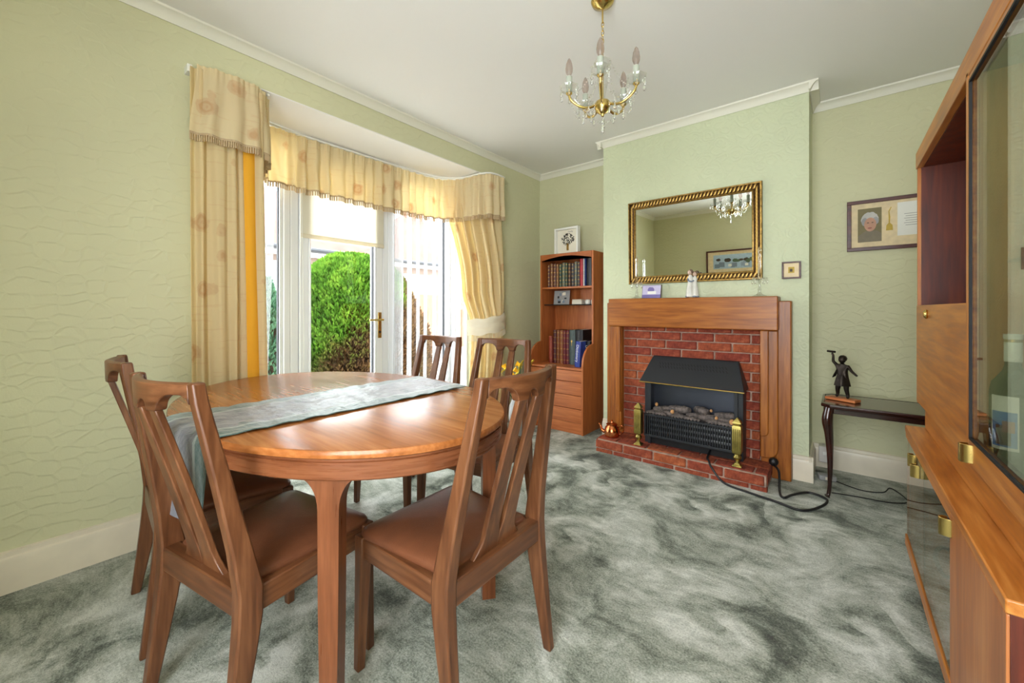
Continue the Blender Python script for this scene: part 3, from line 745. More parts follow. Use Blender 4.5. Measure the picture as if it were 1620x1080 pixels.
for i_, tx in enumerate(('Co', 'En', 'Di')): textmesh('spine_lettering', tx, .030, 'white', coll, (0,-.0035,.175-.045*i_), (PI/2,0,0))
# small things on the dark shelf
r = thing('greeting_card', 'silver grey picture card propped on the dark shelf', 'card', (-2.06, 3.27, 1.116)); r.rotation_euler = (-.15, 0, .05)
boxo('card_sheet', 'plasticg', r, -.085, .085, 0, .004, 0, .135, .001)
rnd = random.Random(3)
for k in range(9):
    a, b = rnd.uniform(-.075,.05), rnd.uniform(.01,.10); boxo('printed_shape', ('black','paper','porcblue')[k % 3], r, a, a+rnd.uniform(.012,.03), -.0006-.0002*k, 0, b, b+rnd.uniform(.01,.03), 0)
r = thing('jewellery_box', 'flat cream box with a lid on the dark shelf', 'box', (-1.885, 3.26, 1.116)); boxo('box_body', 'paper', r, -.05,.05,0,.07,0,.030,.002); boxo('lid', 'tie', r, -.047,.047,-.002,.072,.031,.046,.002)
for x, lb in ((-1.775,'small white pot beside the cream box'),(-1.715,'small white pot at the end of the dark shelf')):
    bm = bmesh.new(); lathe(bm, [(0,0),(.022,0),(.025,.006),(.025,.032),(.022,.036),(.023,.040),(.018,.044),(0,.046)], 20)
    tag(obj('small_pot', bm, 'porcelain'), lb, 'pot', 'white pots on the dark shelf').location = (x, 3.27, 1.116)
# boxed tree picture on top
r = thing('box_frame_picture', 'deep white box frame with a small button tree, standing on the bookcase', 'picture', (-2.01, 3.27, BH), math.radians(-3))
for a in ((-.135,-.117,0,.26),(.117,.135,0,.26),(-.117,.117,0,.018),(-.117,.117,.242,.26)): boxo('frame_side', 'white', r, a[0], a[1], 0, .045, a[2], a[3], .002)
boxo('backing_card', 'paper', r, -.117,.117,.036,.042,.018,.242,0)
boxo('tree_trunk', 'gold', r, -.012,.012,.030,.036,.045,.11,.003)
rnd = random.Random(5); bm = bmesh.new()
for k in range(130):
    a = rnd.uniform(0,2*PI); q = math.sqrt(rnd.random()); cx_, cz_ = .072*q*math.cos(a), .150+.056*q*math.sin(a); rr = rnd.uniform(.003,.005)
    loft(bm, [[(cx_+rr*math.cos(PI*k_/3), .036, cz_+rr*math.sin(PI*k_/3)) for k_ in range(6)], [(cx_+rr*math.cos(PI*k_/3), .031, cz_+rr*math.sin(PI*k_/3)) for k_ in range(6)]])
o = obj('button_crown', bm, 'bronze', r); o['kind'] = 'stuff'
textmesh('lettering', 'Family', .022, 'plasticg', r, (.03,.0355,.222), (PI/2,0,0))

# ------------------------------------------------------------------ fireplace
t = thing('fireplace', 'stepped golden oak fire surround with a red brick slip and raised brick hearth', 'fireplace', (0,0,0))
boxo('mantel_beam', 'oakx', t, -1.412, -.287, 2.938, YF-.001, .937, 1.152, .006)
def rounded(x0, x1, z0, z1, r, side):
    pts = []
    def arc(cx_, cz_, a0):
        for k in range(7): a = a0+PI/2*k/6; pts.append((cx_+r*math.cos(a), cz_+r*math.sin(a)))
    if side > 0: pts.append((x0,z0)); arc(x1-r, z0+r, -PI/2); pts += [(x1,z1),(x0,z1)]
    else: arc(x0+r, z0+r, PI); pts += [(x1,z0),(x1,z1),(x0,z1)]
    return pts
for sd, X in ((1,(-.385,-.224,-.290,-.338)), (-1,(-1.318,-1.456,-1.405,-1.357))):
    a, b = sorted(X[:2]); boxo('outer_upright', 'oakz', t, a, b, 3.005, YF-.001, 0, 1.122, .006)
    a, b = sorted((X[0], X[2])); bm = bmesh.new(); prism(bm, rounded(a, b, .13, .936, .06, sd), 'y', 2.972, 3.006); obj('stepped_upright', bm, 'oakz', t, .006, smooth=30)
    a, b = sorted((X[0]+sd*.002, X[3])); bm = bmesh.new(); prism(bm, rounded(a, b, .27, .936, .03, sd), 'y', 2.948, 2.973); obj('inner_strip', bm, 'oakz', t, .005, smooth=30)
boxo('mortar_panel', 'mortar', t, -1.319, -.384, 3.022, YF-.001, 0, .94, 0)
HZ = .095
bm = bmesh.new(); box(bm, -.1045, .1045, 0, .03, 0, .054)
for v in bm.verts: v.co += Vector((random.uniform(-.002,.002), random.uniform(-.002,.002), random.uniform(-.0015,.0015)))
bsrc = obj('brick', bm, 'brick', t, .005); first = True
def place_brick(x0, x1, y, z, sy=1, sz=1, rz=0):
    global first
    sc = ((x1-x0)/.209, sy, sz); loc = ((x0+x1)/2, y+random.uniform(-.003,.003), z)
    if first: bsrc.location = loc; bsrc.scale = sc; first = False
    else: inst(bsrc, 'brick', t, loc, (0,0,rz), sc)
for c_ in range(14):
    z = HZ+.004+c_*.0622
    szc = min(1, (.938-z)/.054)
    if szc < .2: break
    x = -1.312-(.11 if c_ % 2 else .0)
    while x < -.392:
        a, b = max(x, -1.314), min(x+.209, -.390)
        if b-a > .03 and not (z < .52 and a > -1.05 and b < -.50): place_brick(a, b, 3.008, z, sz=szc)
        x += .219
# hearth
boxo('hearth_bed', 'mortar', t, -1.412, -.326, 2.752, 3.02, 0, HZ-.006, .003)
x = -1.42; k = 0
while x < -.33:
    a, b = x, min(x+.209, -.320)
    if b-a > .03: place_brick(a, b, 2.742, .032)
    x += .219
x = -1.42-.08
while x < -.33:
    a, b = max(x,-1.42), min(x+.209, -.320)
    if b-a > .03: place_brick(a, b, 2.745, -.030)
    x += .219
for row, (yy, off) in enumerate(((2.775,-.06),(2.875,-.17),(2.965,0))):       # top courses
    x = -1.42+off
    while x < -.33:
        a, b = max(x,-1.418), min(x+.209, -.322)
        if b-a > .03: place_brick(a, b, yy, HZ-.012, sy=(.092 if row < 2 else .05)/.03, sz=.26)
        x += .219
# hearth ends
for xe in (-.334, -1.420+.002): 
    for yy in (2.775, 2.90): inst(bsrc, 'brick', t, (xe+(.012 if xe > -1 else 0), yy+.055, .032), (0,0,PI/2), (.52, .4, 1))

# electric fire
t = thing('electric_fire', 'black hooded electric fire with a coal bed and slotted front grille', 'fire', (-.785, 2.982, HZ+.003))
# local: x across, -y to the room, z up from the hearth
def trap(bm, xt, yt, zt, xb, yb, zb_, th=.012):
    loft(bm, [[(-xt,yt,zt),(xt,yt,zt),(xb,yb,zb_),(-xb,yb,zb_)], [(-xt,yt+th,zt),(xt,yt+th,zt),(xb,yb+th,zb_),(-xb,yb+th,zb_)]])
bm = bmesh.new(); prism(bm, [(-.278,.625),(.278,.625),(.332,.452),(-.332,.452)], 'y', -.004, .012); 
hood = bmesh.new()
loft(hood, [[(-.278,-.012,.628),(.278,-.012,.628),(.278,.012,.628),(-.278,.012,.628)], [(-.285,-.03,.612),(.285,-.03,.612),(.285,.012,.612),(-.285,.012,.612)], [(-.334,-.150,.452),(.334,-.150,.452),(.334,.012,.452),(-.334,.012,.452)]])
bm.free()
ho = obj('hood', hood, 'black', t, .003, smooth=30)
bm = bmesh.new(); tube(bm, [(-.334,-.151,.450),(.334,-.151,.450)], .005, 8); obj('brass_lip', bm, 'brass', t)
src = None
dirv = Vector((0,-.12,-.16)).normalized(); nrm = Vector((0,-.16,.12)).normalized()
for rw in range(2):
    for k in range(23):
        if rw == 0 or True:
            x = -.215+.43*k/22+(.006 if rw else 0); base_ = Vector((x,-.03,.612))+dirv*(.030+.026*rw)+nrm*.0012
            if src is None:
                bm = bmesh.new(); loft(bm, [[(-.010,.0,.0),(-.003,.0,.0),(.008,0,-.020),(.001,0,-.020)], [(-.010,.002,.0),(-.003,.002,.0),(.008,.002,-.020),(.001,.002,-.020)]])
                src = obj('vent_slot', bm, 'blackm', ho); q = src
                q.rotation_euler = (-math.atan2(.12,.16), 0, 0); q.location = base_
            else: q = inst(src, 'vent_slot', ho, base_, (-math.atan2(.12,.16),0,0))
for sg in (-1, 1):
    boxo('side_cheek', 'black', t, min(sg*.285,sg*.318), max(sg*.285,sg*.318), -.085, .020, 0, .452, .003)
    boxo('front_post', 'black', t, min(sg*.268,sg*.290), max(sg*.268,sg*.290), -.100, -.080, 0, .452, .003)
boxo('back_plate', 'backsteel', t, -.286, .286, .012, .018, .15, .455, 0)
boxo('inner_floor', 'blackm', t, -.286, .286, -.15, .012, .19, .205, 0)
boxo('base_box', 'blackm', t, -.285, .285, -.08, .012, 0, .19, 0)
bm = bmesh.new()
for x0, x1, z0, z1 in ((-.290,.290,.218,.230),(-.290,.290,.072,.088),(-.290,-.280,.088,.218),(.280,.290,.088,.218)): box(bm, x0, x1, -.178, -.160, z0, z1)
gr = obj('grille_frame', bm, 'black', t, .002)
bar = obj('grille_bar', B(box, -.003, .003, -.172, -.163, .088, .218), 'black', gr)
for k in range(1, 37): inst(bar, 'grille_bar', gr, (-.280+.56*k/37 - 0, 0, 0))
bar.location = (-.279, 0, 0)
for z in (.115,.153,.190): boxo('heating_element', 'steel', t, -.250, .280, -.155, -.150, z-.008, z+.008, .002)
boxo('grille_back', 'blackm', t, -.288, .288, -.140, -.13, .08, .20, 0)
for sg in (-1,1): boxo('grille_side', 'black', t, sg*.289-.003, sg*.289+.003, -.165, -.085, .072, .23, .001)
bm = bmesh.new()
for k in range(26):
    tube(bm, [(-.265+.53*k/25,-.168,.229),(-.265+.53*k/25+.008,-.168,.236)], .004, 5)
o = obj('coal_edge', bm, 'blackm', t); o['kind'] = 'stuff'
rnd = random.Random(12)
for k, (x, y, z, lx, a, tp) in enumerate([(-.17,-.08,.225,.20,.1,0),(-.09,-.05,.262,.18,-.35,0),(-.20,-.05,.245,.13,.5,0),(.05,-.07,.235,.16,.2,0),(.06,-.04,.275,.11,-.6,0),(.16,-.07,.235,.20,-.08,0),(.21,-.05,.262,.13,.15,0),(-.02,-.12,.220,.18,.05,0),(.19,-.12,.220,.16,-.1,0),(-.22,-.12,.218,.14,.1,0)]):
    bm = bmesh.new(); rings = []
    for i in range(9):
        u = i/8*2-1; rr = .030*(1-.35*abs(u)**3)
        ring = []
        for j in range(10):
            an = 2*PI*j/10; pr = rr*(1+.22*mnoise.noise(Vector((u*3+k*7, math.cos(an)*2, math.sin(an)*2))))
            ring.append((u*lx/2, pr*math.cos(an), pr*math.sin(an)))
        rings.append(ring)
    loft(bm, rings); o = obj('log', bm, 'ember', t, smooth=70); o.location = (x, y, z); o.rotation_euler = (rnd.uniform(-.2,.2), rnd.uniform(-.2,.1), a)
for x, y, z, s_ in ((-.105,-.135,.262,.013),(.262,-.128,.252,.017),(.17,-.12,.262,.010),(.125,-.06,.29,.009),(-.24,-.06,.28,.012)):
    bm = bmesh.new(); bmesh.ops.create_icosphere(bm, subdivisions=2, radius=s_); o = obj('ember_stone', bm, 'embertip', t); o.location = (x,y,z); o.scale = (1,.8,1.2)
# brass fire dogs
def firedog(x, y, lb):
    r = thing('fire_dog', lb, 'fire dog', (x, y, HZ+.003), 0, 'brass fire dogs')
    def sq(h, z, d=None): d = d or h; return [(-h,-d,z),(h,-d,z),(h,d,z),(-h,d,z)]
    bm = bmesh.new(); loft(bm, [sq(.026,0),sq(.026,.008),sq(.017,.014),sq(.013,.022)]); obj('foot', bm, 'brassaged', r, .002)
    bm = bmesh.new(); lathe(bm, [(.012,.020),(.011,.034),(.022,.048),(.024,.058),(.014,.074),(.018,.082)], 20); obj('turned_neck', bm, 'brassaged', r)
    bm = bmesh.new(); loft(bm, [sq(.022,.080),sq(.026,.090),sq(.026,.245),sq(.022,.256)]); p = obj('pillar', bm, 'brassaged', r, .003)
    for k in range(4): 
        bm = bmesh.new(); tube(bm, [(-.0165+.011*k,-.0265,.105),(-.0165+.011*k,-.0265,.235)], .0035, 6); obj('reed', bm, 'brassaged', p)
    bm = bmesh.new(); loft(bm, [sq(.016,.255),sq(.016,.262),sq(.025,.266),sq(.022,.276),sq(.002,.302)]); obj('finial', bm, 'brassaged', r, .002)
    return r
firedog(-1.112, 2.80, 'brass fire dog near the copper kettle'); firedog(-.484, 2.80, 'brass fire dog at the end of the grille near the cable')
# copper kettle
r = thing('copper_kettle', 'small copper kettle with a lid on the corner of the brick hearth', 'kettle', (-1.345, 2.86, HZ+.002), math.radians(20))
bm = bmesh.new(); lathe(bm, [(0,0),(.050,0),(.056,.006),(.058,.04),(.050,.070),(.038,.082),(.036,.088),(.034,.088)], 28); obj('body', bm, 'copper', r)
bm = bmesh.new(); lathe(bm, [(.038,.086),(.044,.092),(.030,.102),(.008,.106),(.006,.112),(.010,.120),(0,.124)], 24); obj('lid', bm, 'copper', r)
bm = bmesh.new(); tube(bm, spline([(-.05,0,.03),(-.078,0,.045),(-.085,0,.075),(-.10,0,.09)]), [.014]*8+[.011]*8+[.008]*9, 10); obj('spout', bm, 'copper', r)
bm = bmesh.new(); tube(bm, spline([(.046,0,.075),(.075,0,.085),(.088,0,.06),(.075,0,.03),(.056,0,.022)]), .005, 8); obj('handle', bm, 'copper', r)
# cable
bm = bmesh.new()
pts = [(-.66,2.90,.13),(-.655,2.80,.112),(-.635,2.752,.108),(-.612,2.722,.080),(-.54,2.705,.012),(-.40,2.66,.009),(-.27,2.63,.009),(-.15,2.60,.009),(-.07,2.72,.009),(-.05,2.83,.012),(-.13,2.88,.009),(-.20,2.78,.012),(-.235,2.70,.014),(-.26,2.75,.02),(-.275,2.86,.10),(-.31,2.93,.112)]
tube(bm, spline(pts, 10), .0065, 8); tag(obj('power_cable', bm, 'cable'), 'black cable draped over the brick hearth and looping on the carpet', 'cable')
r = thing('cable_plug', 'round black plug lying against the oak upright on the hearth', 'plug', (-.31, 2.945, HZ+.03)); bm = bmesh.new(); bmesh.ops.create_uvsphere(bm, u_segments=16, v_segments=10, radius=.026); obj('plug_body', bm, 'cable', r); bm = bmesh.new(); tube(bm, [(0,0,0),(.0,-.03,.012)], .008, 8); obj('cord_grip', bm, 'cable', r)
r = thing('plug_adaptor', 'white plug adaptor on the alcove baseboard beside the surround', 'plug', (-.065, 3.39, .03)); boxo('adaptor_body', 'plastic', r, -.035,.035,-.05,.03,.03,.135,.005); boxo('switch', 'white', r, -.012,.012,-.053,-.05,.08,.10,.001)
r = thing('power_brick', 'small grey power adaptor lying on the carpet under the plug', 'adaptor', (-.055, 3.19, .003), math.radians(15)); boxo('adaptor_body', 'plasticg', r, -.045,.045,-.03,.03,0,.030,.006); boxo('rating_label', 'paper', r, -.015,.02,-.0306,-.03,.006,.024,0)
bm = bmesh.new(); tube(bm, spline([(-.02,3.18,.01),(.10,3.12,.006),(.20,3.16,.006),(.24,3.22,.02),(.30,3.10,.006),(.22,3.02,.006),(.10,3.00,.006),(-.03,2.97,.006)],8), .003, 6); tag(obj('thin_cable', bm, 'cable'), 'thin dark wire trailing over the carpet under the console table', 'cable')
# ------------------------------------------------------------------ gilt mirror
MW, MH = .915, .645; MX, MZ = -.842, 1.59
t = thing('wall_mirror', 'rectangular mirror in a carved gilt frame above the mantel', 'mirror', (MX, YF-.004, MZ-MH/2))
t.rotation_euler = (math.radians(1.2), 0, 0)
def mitre(bm, prof, W_, H_):
    # prof: (inset from outer edge, depth towards room)
    rings = []
    for ix, dy in prof:
        rings.append([(-W_/2+ix,-dy,ix),(W_/2-ix,-dy,ix),(W_/2-ix,-dy,H_-ix),(-W_/2+ix,-dy,H_-ix)])
    loft(bm, rings+[rings[0]], cap0=False, cap1=False)
bm = bmesh.new(); mitre(bm, [(0,.0),(0,.012),(.006,.022),(.014,.022),(.020,.016),(.034,.020),(.046,.014),(.054,.018),(.060,.012),(.060,0)], MW, MH); obj('frame', bm, 'golddark', t, smooth=40)
bm = bmesh.new(); mitre(bm, [(0,.0),(0,.014),(.004,.024),(.012,.0235),(.013,0)], MW, MH); obj('outer_bead', bm, 'gold', t, smooth=40)
bm = bmesh.new(); mitre(bm, [(.050,.0),(.050,.018),(.054,.020),(.060,.014),(.060,0)], MW, MH); obj('inner_bead', bm, 'gold', t, smooth=40)
boxo('mirror_glass', 'mirror', t, -MW/2+.055, MW/2-.055, -.009, -.006, .055, MH-.055, 0)
bm = bmesh.new(); rings = []
for i in range(9):
    u = i/8*2-1; rr = max(.0008, .0085*(1-u*u)**.6)
    rings.append([(u*.022, rr*.8*math.cos(2*PI*j/6), rr*math.sin(2*PI*j/6)+.006*math.sin(u*2.2)) for j in range(6)])
loft(bm, rings); leaf = None
def put_leaf(x, z, rot):
    global leaf
    if leaf is None:
        leaf = obj('carved_leaf', bm, 'gold', t, smooth=60); leaf.location = (x,-.020,z); leaf.rotation_euler = (0,rot,0)
    else: inst(leaf, 'carved_leaf', t, (x,-.020,z), (0,rot,0))
m_ = .031
for k in range(36):
    x = -MW/2+m_+.012+(MW-2*m_-.024)*k/35
    put_leaf(x, MH-m_, -.6); put_leaf(x, m_, -.6)
for k in range(24):
    z = m_+.02+(MH-2*m_-.04)*k/23
    put_leaf(-MW/2+m_, z, -PI/2+.6+PI); put_leaf(MW/2-m_, z, -PI/2+.6+PI)

# ------------------------------------------------------------------ framed pictures
def frame_pic(name, label, loc, W_, H_, fw, dep, fmat, mount, rz=0, cat='picture'):
    r = thing(name, label, cat, loc, rz)
    for a in ((-W_/2,W_/2,0,fw),(-W_/2,W_/2,H_-fw,H_),(-W_/2,-W_/2+fw,fw,H_-fw),(W_/2-fw,W_/2,fw,H_-fw)): boxo('frame_side', fmat, r, a[0], a[1], -dep, 0, a[2], a[3], .002)
    boxo('mount', mount, r, -W_/2+fw, W_/2-fw, -dep*.5, -dep*.4, fw, H_-fw, 0)
    return r
def disc(bm, cx_, cz_, rx_, rz_, y0, y1, n=28, wob=0, seed=0):
    pts = [(cx_+rx_*math.cos(2*PI*i/n)*(1+wob*mnoise.noise(Vector((i*.9,seed,0)))), cz_+rz_*math.sin(2*PI*i/n)*(1+wob*mnoise.noise(Vector((i*.9,seed,3))))) for i in range(n)]
    prism(bm, pts, 'y', y0, y1)
for nm, c_ in (('ph_bg',(124,114,78)),('ph_hair',(196,194,190)),('ph_hair2',(160,160,162)),('ph_face',(196,150,126)),('ph_lip',(160,96,84)),('ph_coat',(128,118,98)),('ph_dark',(70,58,46)),('ph_gold',(190,160,60)),('ph_blue',(150,168,190)),('ph_deep',(64,120,178)),('ph_sky',(172,196,216)),('ph_green',(84,104,78)),('ph_violet',(120,110,168)),('ph_lilac',(196,190,220)),('cream',(228,208,168))):
    M[nm] = plain('print_'+nm[3:] if nm.startswith('ph_') else 'cream_mount', c_, .6, var=.04, vscale=30)
r = frame_pic('certificate_frame', 'dark red framed portrait photograph with gold ornament above the console table', (.285, YB-.002, 1.447), .48, .325, .022, .024, 'frame_dark', 'cream')
y = -.0125
boxo('portrait_print', 'ph_bg', r, -.186, -.072, y-.0006, y, .055, .270, 0)
def pl_(nm, mat, cx_, cz_, rx_, rz_, k, wob=0): bm = bmesh.new(); disc(bm, cx_, cz_, rx_, rz_, y-.0008-.0004*k, y, 28, wob, k); obj(nm, bm, mat, r, smooth=0)
bm = bmesh.new(); prism(bm, [(-.184,.056),(-.073,.056),(-.073,.105),(-.095,.125),(-.150,.125),(-.182,.098)], 'y', y-.0010, y); obj('printed_coat', bm, 'ph_coat', r, smooth=0)
pl_('printed_hair', 'ph_hair', -.128, .196, .042, .050, 1, .12); pl_('printed_curl', 'ph_hair2', -.152, .185, .016, .026, 2, .2); pl_('printed_curl', 'ph_hair2', -.100, .188, .015, .024, 2, .2)
pl_('printed_face', 'ph_face', -.126, .166, .029, .044, 3); pl_('printed_mouth', 'ph_lip', -.128, .143, .011, .005, 4)
for x in (-.137,-.115): pl_('printed_eye', 'ph_dark', x, .177, .005, .0025, 4)
pl_('printed_nose', 'ph_face', -.127, .163, .005, .008, 5)
bm = bmesh.new(); prism(bm, [(-.052,.118),(-.020,.118),(-.022,.150),(-.034,.165),(-.032,.20),(-.036,.235),(-.026,.262),(-.030,.264),(-.041,.238),(-.040,.20),(-.040,.165),(-.050,.150)], 'y', y-.0010, y); obj('gold_ornament', bm, 'ph_gold', r, smooth=0)
boxo('letter_sheet', 'white', r, .0, .19, y-.0008, y, .080, .285, 0)
for k in range(6): boxo('printed_line', 'plasticg', r, .03+.006*(k % 2), .16-.01*(k % 3), y-.0011, y, .21-.014*k, .213-.014*k, 0)
r = frame_pic('small_wall_picture', 'tiny framed picture on the chimney breast beside the mirror', (-.230, YF-.002, 1.264), .100, .108, .010, .014, 'frame_dark', 'cream')
boxo('picture_print', 'ph_gold', r, -.016, .016, -.0078, -.007, .036, .074, 0); boxo('printed_figure', 'ph_dark', r, -.008,.006,-.0084,-.0078,.044,.062,0)
r = frame_pic('landscape_picture', 'framed landscape print on the wall opposite the fireplace', (-1.21, YN+.002, 1.46), .80, .36, .022, .022, 'frame_dark', 'cream', PI)
y = -.0115
boxo('picture_print', 'ph_sky', r, -.30, .30, y-.0006, y, .075, .29, 0)
rnd = random.Random(21)
for k in range(12):
    x = -.28+.56*rnd.random(); w_ = rnd.uniform(.04,.09)
    boxo('printed_house', ('white','ph_blue','porcblue')[k % 3], r, x, min(.3,x+w_), y-.0010-.0002*k, y, .09+.02*rnd.random(), .13+.06*rnd.random(), 0)
for k in range(10):
    bm = bmesh.new(); disc(bm, -.27+.54*rnd.random(), .17+.05*rnd.random(), rnd.uniform(.02,.05), rnd.uniform(.015,.03), y-.004-.0002*k, y, 18, .3, k); obj('printed_tree', bm, ('ph_green','ph_dark')[k % 2], r, smooth=0)
# standing photo on the mantel
MT = 1.152
r = thing('standing_photo', 'small violet toned snapshot leaning on the mantel under the mirror', 'photo', (-1.105, 3.03, MT), math.radians(-4)); r.rotation_euler = (-.16, 0, -.05)
boxo('photo_backing', 'ph_dark', r, -.075,.075,0,.006,0,.105,.001); boxo('photo_print', 'ph_lilac', r, -.072,.070,-.0008,0,.004,.102,0); boxo('printed_ground', 'ph_violet', r, -.072,.070,-.0012,0,.004,.030,0)
bm = bmesh.new(); disc(bm, -.005, .066, .026, .022, -.0016, 0, 20, .3, 2); obj('printed_tree', bm, 'ph_violet', r, smooth=0)
boxo('printed_house', 'white', r, -.030,.035,-.002,0,.034,.056,0)
# crystal candlesticks
def candlestick(x, y, lb, s_=1):
    r = thing('crystal_candlestick', lb, 'candlestick', (x, y, MT), 0, 'crystal candlesticks on the mantel')
    bm = bmesh.new(); lathe(bm, [(0,0),(.040,0),(.041,.004),(.026,.010),(.012,.020),(.008,.035),(.012,.045),(.007,.056),(.006,.085),(.011,.095),(.008,.104)], 20); obj('stem', bm, 'dishglass', r)
    bm = bmesh.new(); lathe(bm, [(.006,.104),(.030,.108),(.040,.116),(.042,.122),(.030,.114),(.007,.112)], 24, scallop=.05); obj('drip_dish', bm, 'dishglass', r)
    for k in range(6):
        a = 2*PI*k/6; bm = bmesh.new(); lathe(bm, [(0,-.040),(.005,-.030),(.006,-.022),(.002,-.010),(.003,-.004),(.0,0)], 8, (.041*math.cos(a), .041*math.sin(a), .117)); obj('prism_drop', bm, 'crystal', r)
    bm = bmesh.new(); lathe(bm, [(.010,.112),(.011,.130),(.0085,.140),(.008,.250),(.009,.262),(.006,.275),(.010,.290),(.011,.300),(.004,.318),(0,.322)], 14); obj('glass_taper', bm, 'crystal', r)
candlestick(-1.205, 3.00, 'tall crystal candlestick beside the violet snapshot'); candlestick(-.392, 3.00, 'tall crystal candlestick at the end of the mantel under the mirror corner')
# porcelain figurine of two children
def skin_fig(name, verts, edges, mat, parent, sub=2):
    me = bpy.data.meshes.new(name); me.from_pydata([v[:3] for v in verts], edges, []); o = bpy.data.objects.new(name, me); C.objects.link(o); o.parent = parent
    sk = o.modifiers.new('skin', 'SKIN'); 
    for i, v in enumerate(verts): me.skin_vertices[0].data[i].radius = (v[3], v[4] if len(v) > 4 else v[3])
    me.skin_vertices[0].data[0].use_root = True
    sb = o.modifiers.new('sub', 'SUBSURF'); sb.levels = sub; sb.render_levels = sub
    sk.use_smooth_shade = True; me.materials.append(M[mat]); return o
r = thing('porcelain_figurine', 'glazed porcelain figurine of two children hugging on the mantel', 'figurine', (-.80, 2.995, MT))
for (dx, s_, gown, nm) in ((-.012, 1.0, 'porcelain', 'girl'), (.016, .93, 'porcblue', 'boy')):
    bm = bmesh.new(); lathe(bm, [(0,0),(.030*s_,0),(.031*s_,.010),(.026*s_,.05),(.018*s_,.095*s_),(.015*s_,.115*s_),(.018*s_,.135*s_),(.012*s_,.150*s_),(.006,.160*s_),(0,.163*s_)], 20, (dx, .006 if nm == 'boy' else 0, .006)); obj('gown', bm, gown if nm == 'girl' else 'porcelain', r)
    bm = bmesh.new(); bmesh.ops.create_uvsphere(bm, u_segments=16, v_segments=12, radius=.0165*s_); o = obj('head', bm, 'porcskin', r); o.location = (dx*1.1-.002, -.004 if nm == 'girl' else .006, .178*s_); o.scale = (.9,.95,1.1)
    bm = bmesh.new(); bmesh.ops.create_uvsphere(bm, u_segments=16, v_segments=12, radius=.0178*s_); h_ = obj('hair', bm, 'porchair', r); h_.location = (dx*1.1+(.004 if nm == 'girl' else -.001), .002 if nm == 'girl' else .012, .184*s_); h_.scale = (.95,.95,.95)
skin_fig('arms', [(-.026,-.006,.140,.006),(-.020,-.020,.118,.006),(.002,-.024,.112,.0055),(.018,-.016,.122,.005)], [(0,1),(1,2),(2,3)], 'porcblue', r)
for x, y_ in ((-.030,-.012),(.020,-.016),(.034,-.004)):
    bm = bmesh.new(); bmesh.ops.create_uvsphere(bm, u_segments=12, v_segments=8, radius=.012); o = obj('shoe', bm, 'porcblue', r); o.location = (x, y_, .007); o.scale = (1.2,1.2,.6)

# ------------------------------------------------------------------ chandelier
CXc, CYc = -.826, 1.660
t = thing('chandelier', 'small brass chandelier with five candle bulbs, glass dishes and crystal drops', 'chandelier', (CXc, CYc, ZC))
bm = bmesh.new(); lathe(bm, [(0,0),(.050,0),(.052,-.006),(.046,-.020),(.024,-.032),(.012,-.038),(.006,-.042),(0,-.043)], 28); obj('ceiling_rose', bm, 'brass', t)
bm = bmesh.new(); tube(bm, [(0,0,-.04),(0,0,-.105)], .004, 8); obj('rod', bm, 'brass', t)
lk = None
for k in range(8):
    z = -.112-.0195*k
    if lk is None:
        bm = bmesh.new(); tube(bm, [(.006*math.cos(a), 0, .0125*math.sin(a)) for a in [2*PI*i/14 for i in range(15)]], .0017, 6, False); lk = obj('chain_link', bm, 'brass', t); lk.location = (0,0,z)
    else: inst(lk, 'chain_link', t, (0,0,z), (0,0,PI/2*(k % 2)))
bm = bmesh.new(); lathe(bm, [(.004,-.262),(.010,-.268),(.034,-.278),(.040,-.290),(.014,-.300),(.008,-.306)], 24, scallop=.04); obj('top_dish', bm, 'dishglass', t)
bm = bmesh.new(); lathe(bm, [(.006,-.30),(.012,-.312),(.022,-.345),(.025,-.370),(.018,-.410),(.010,-.445),(.008,-.462)], 24); obj('glass_column', bm, 'dishglass', t)
bm = bmesh.new(); tube(bm, [(0,0,-.26),(0,0,-.49)], .005, 8); obj('centre_stem', bm, 'brass', t)
bm = bmesh.new(); lathe(bm, [(.008,-.458),(.030,-.462),(.036,-.472),(.034,-.492),(.022,-.510),(.008,-.518),(.006,-.527),(0,-.530)], 28); obj('hub_bowl', bm, 'brass', t)
AR = .152; HZc = -.478; CZ = -.428
def drop_bm(L):
    bm = bmesh.new(); lathe(bm, [(.0005,0),(.003,-.004),(.0005,-.008),(.0032,-.013),(.0005,-.018),(.002,-.020),(.0060,-.020-L*.55),(.0066,-.020-L*.72),(.003,-.020-L*.95),(.0005,-.020-L)], 8); return bm
dsrc = obj('crystal_drop', drop_bm(.028), 'crystal', t, smooth=20); dsrc.location = (0,0,-.535); dsrc.scale = (1.35,1.35,1.5)
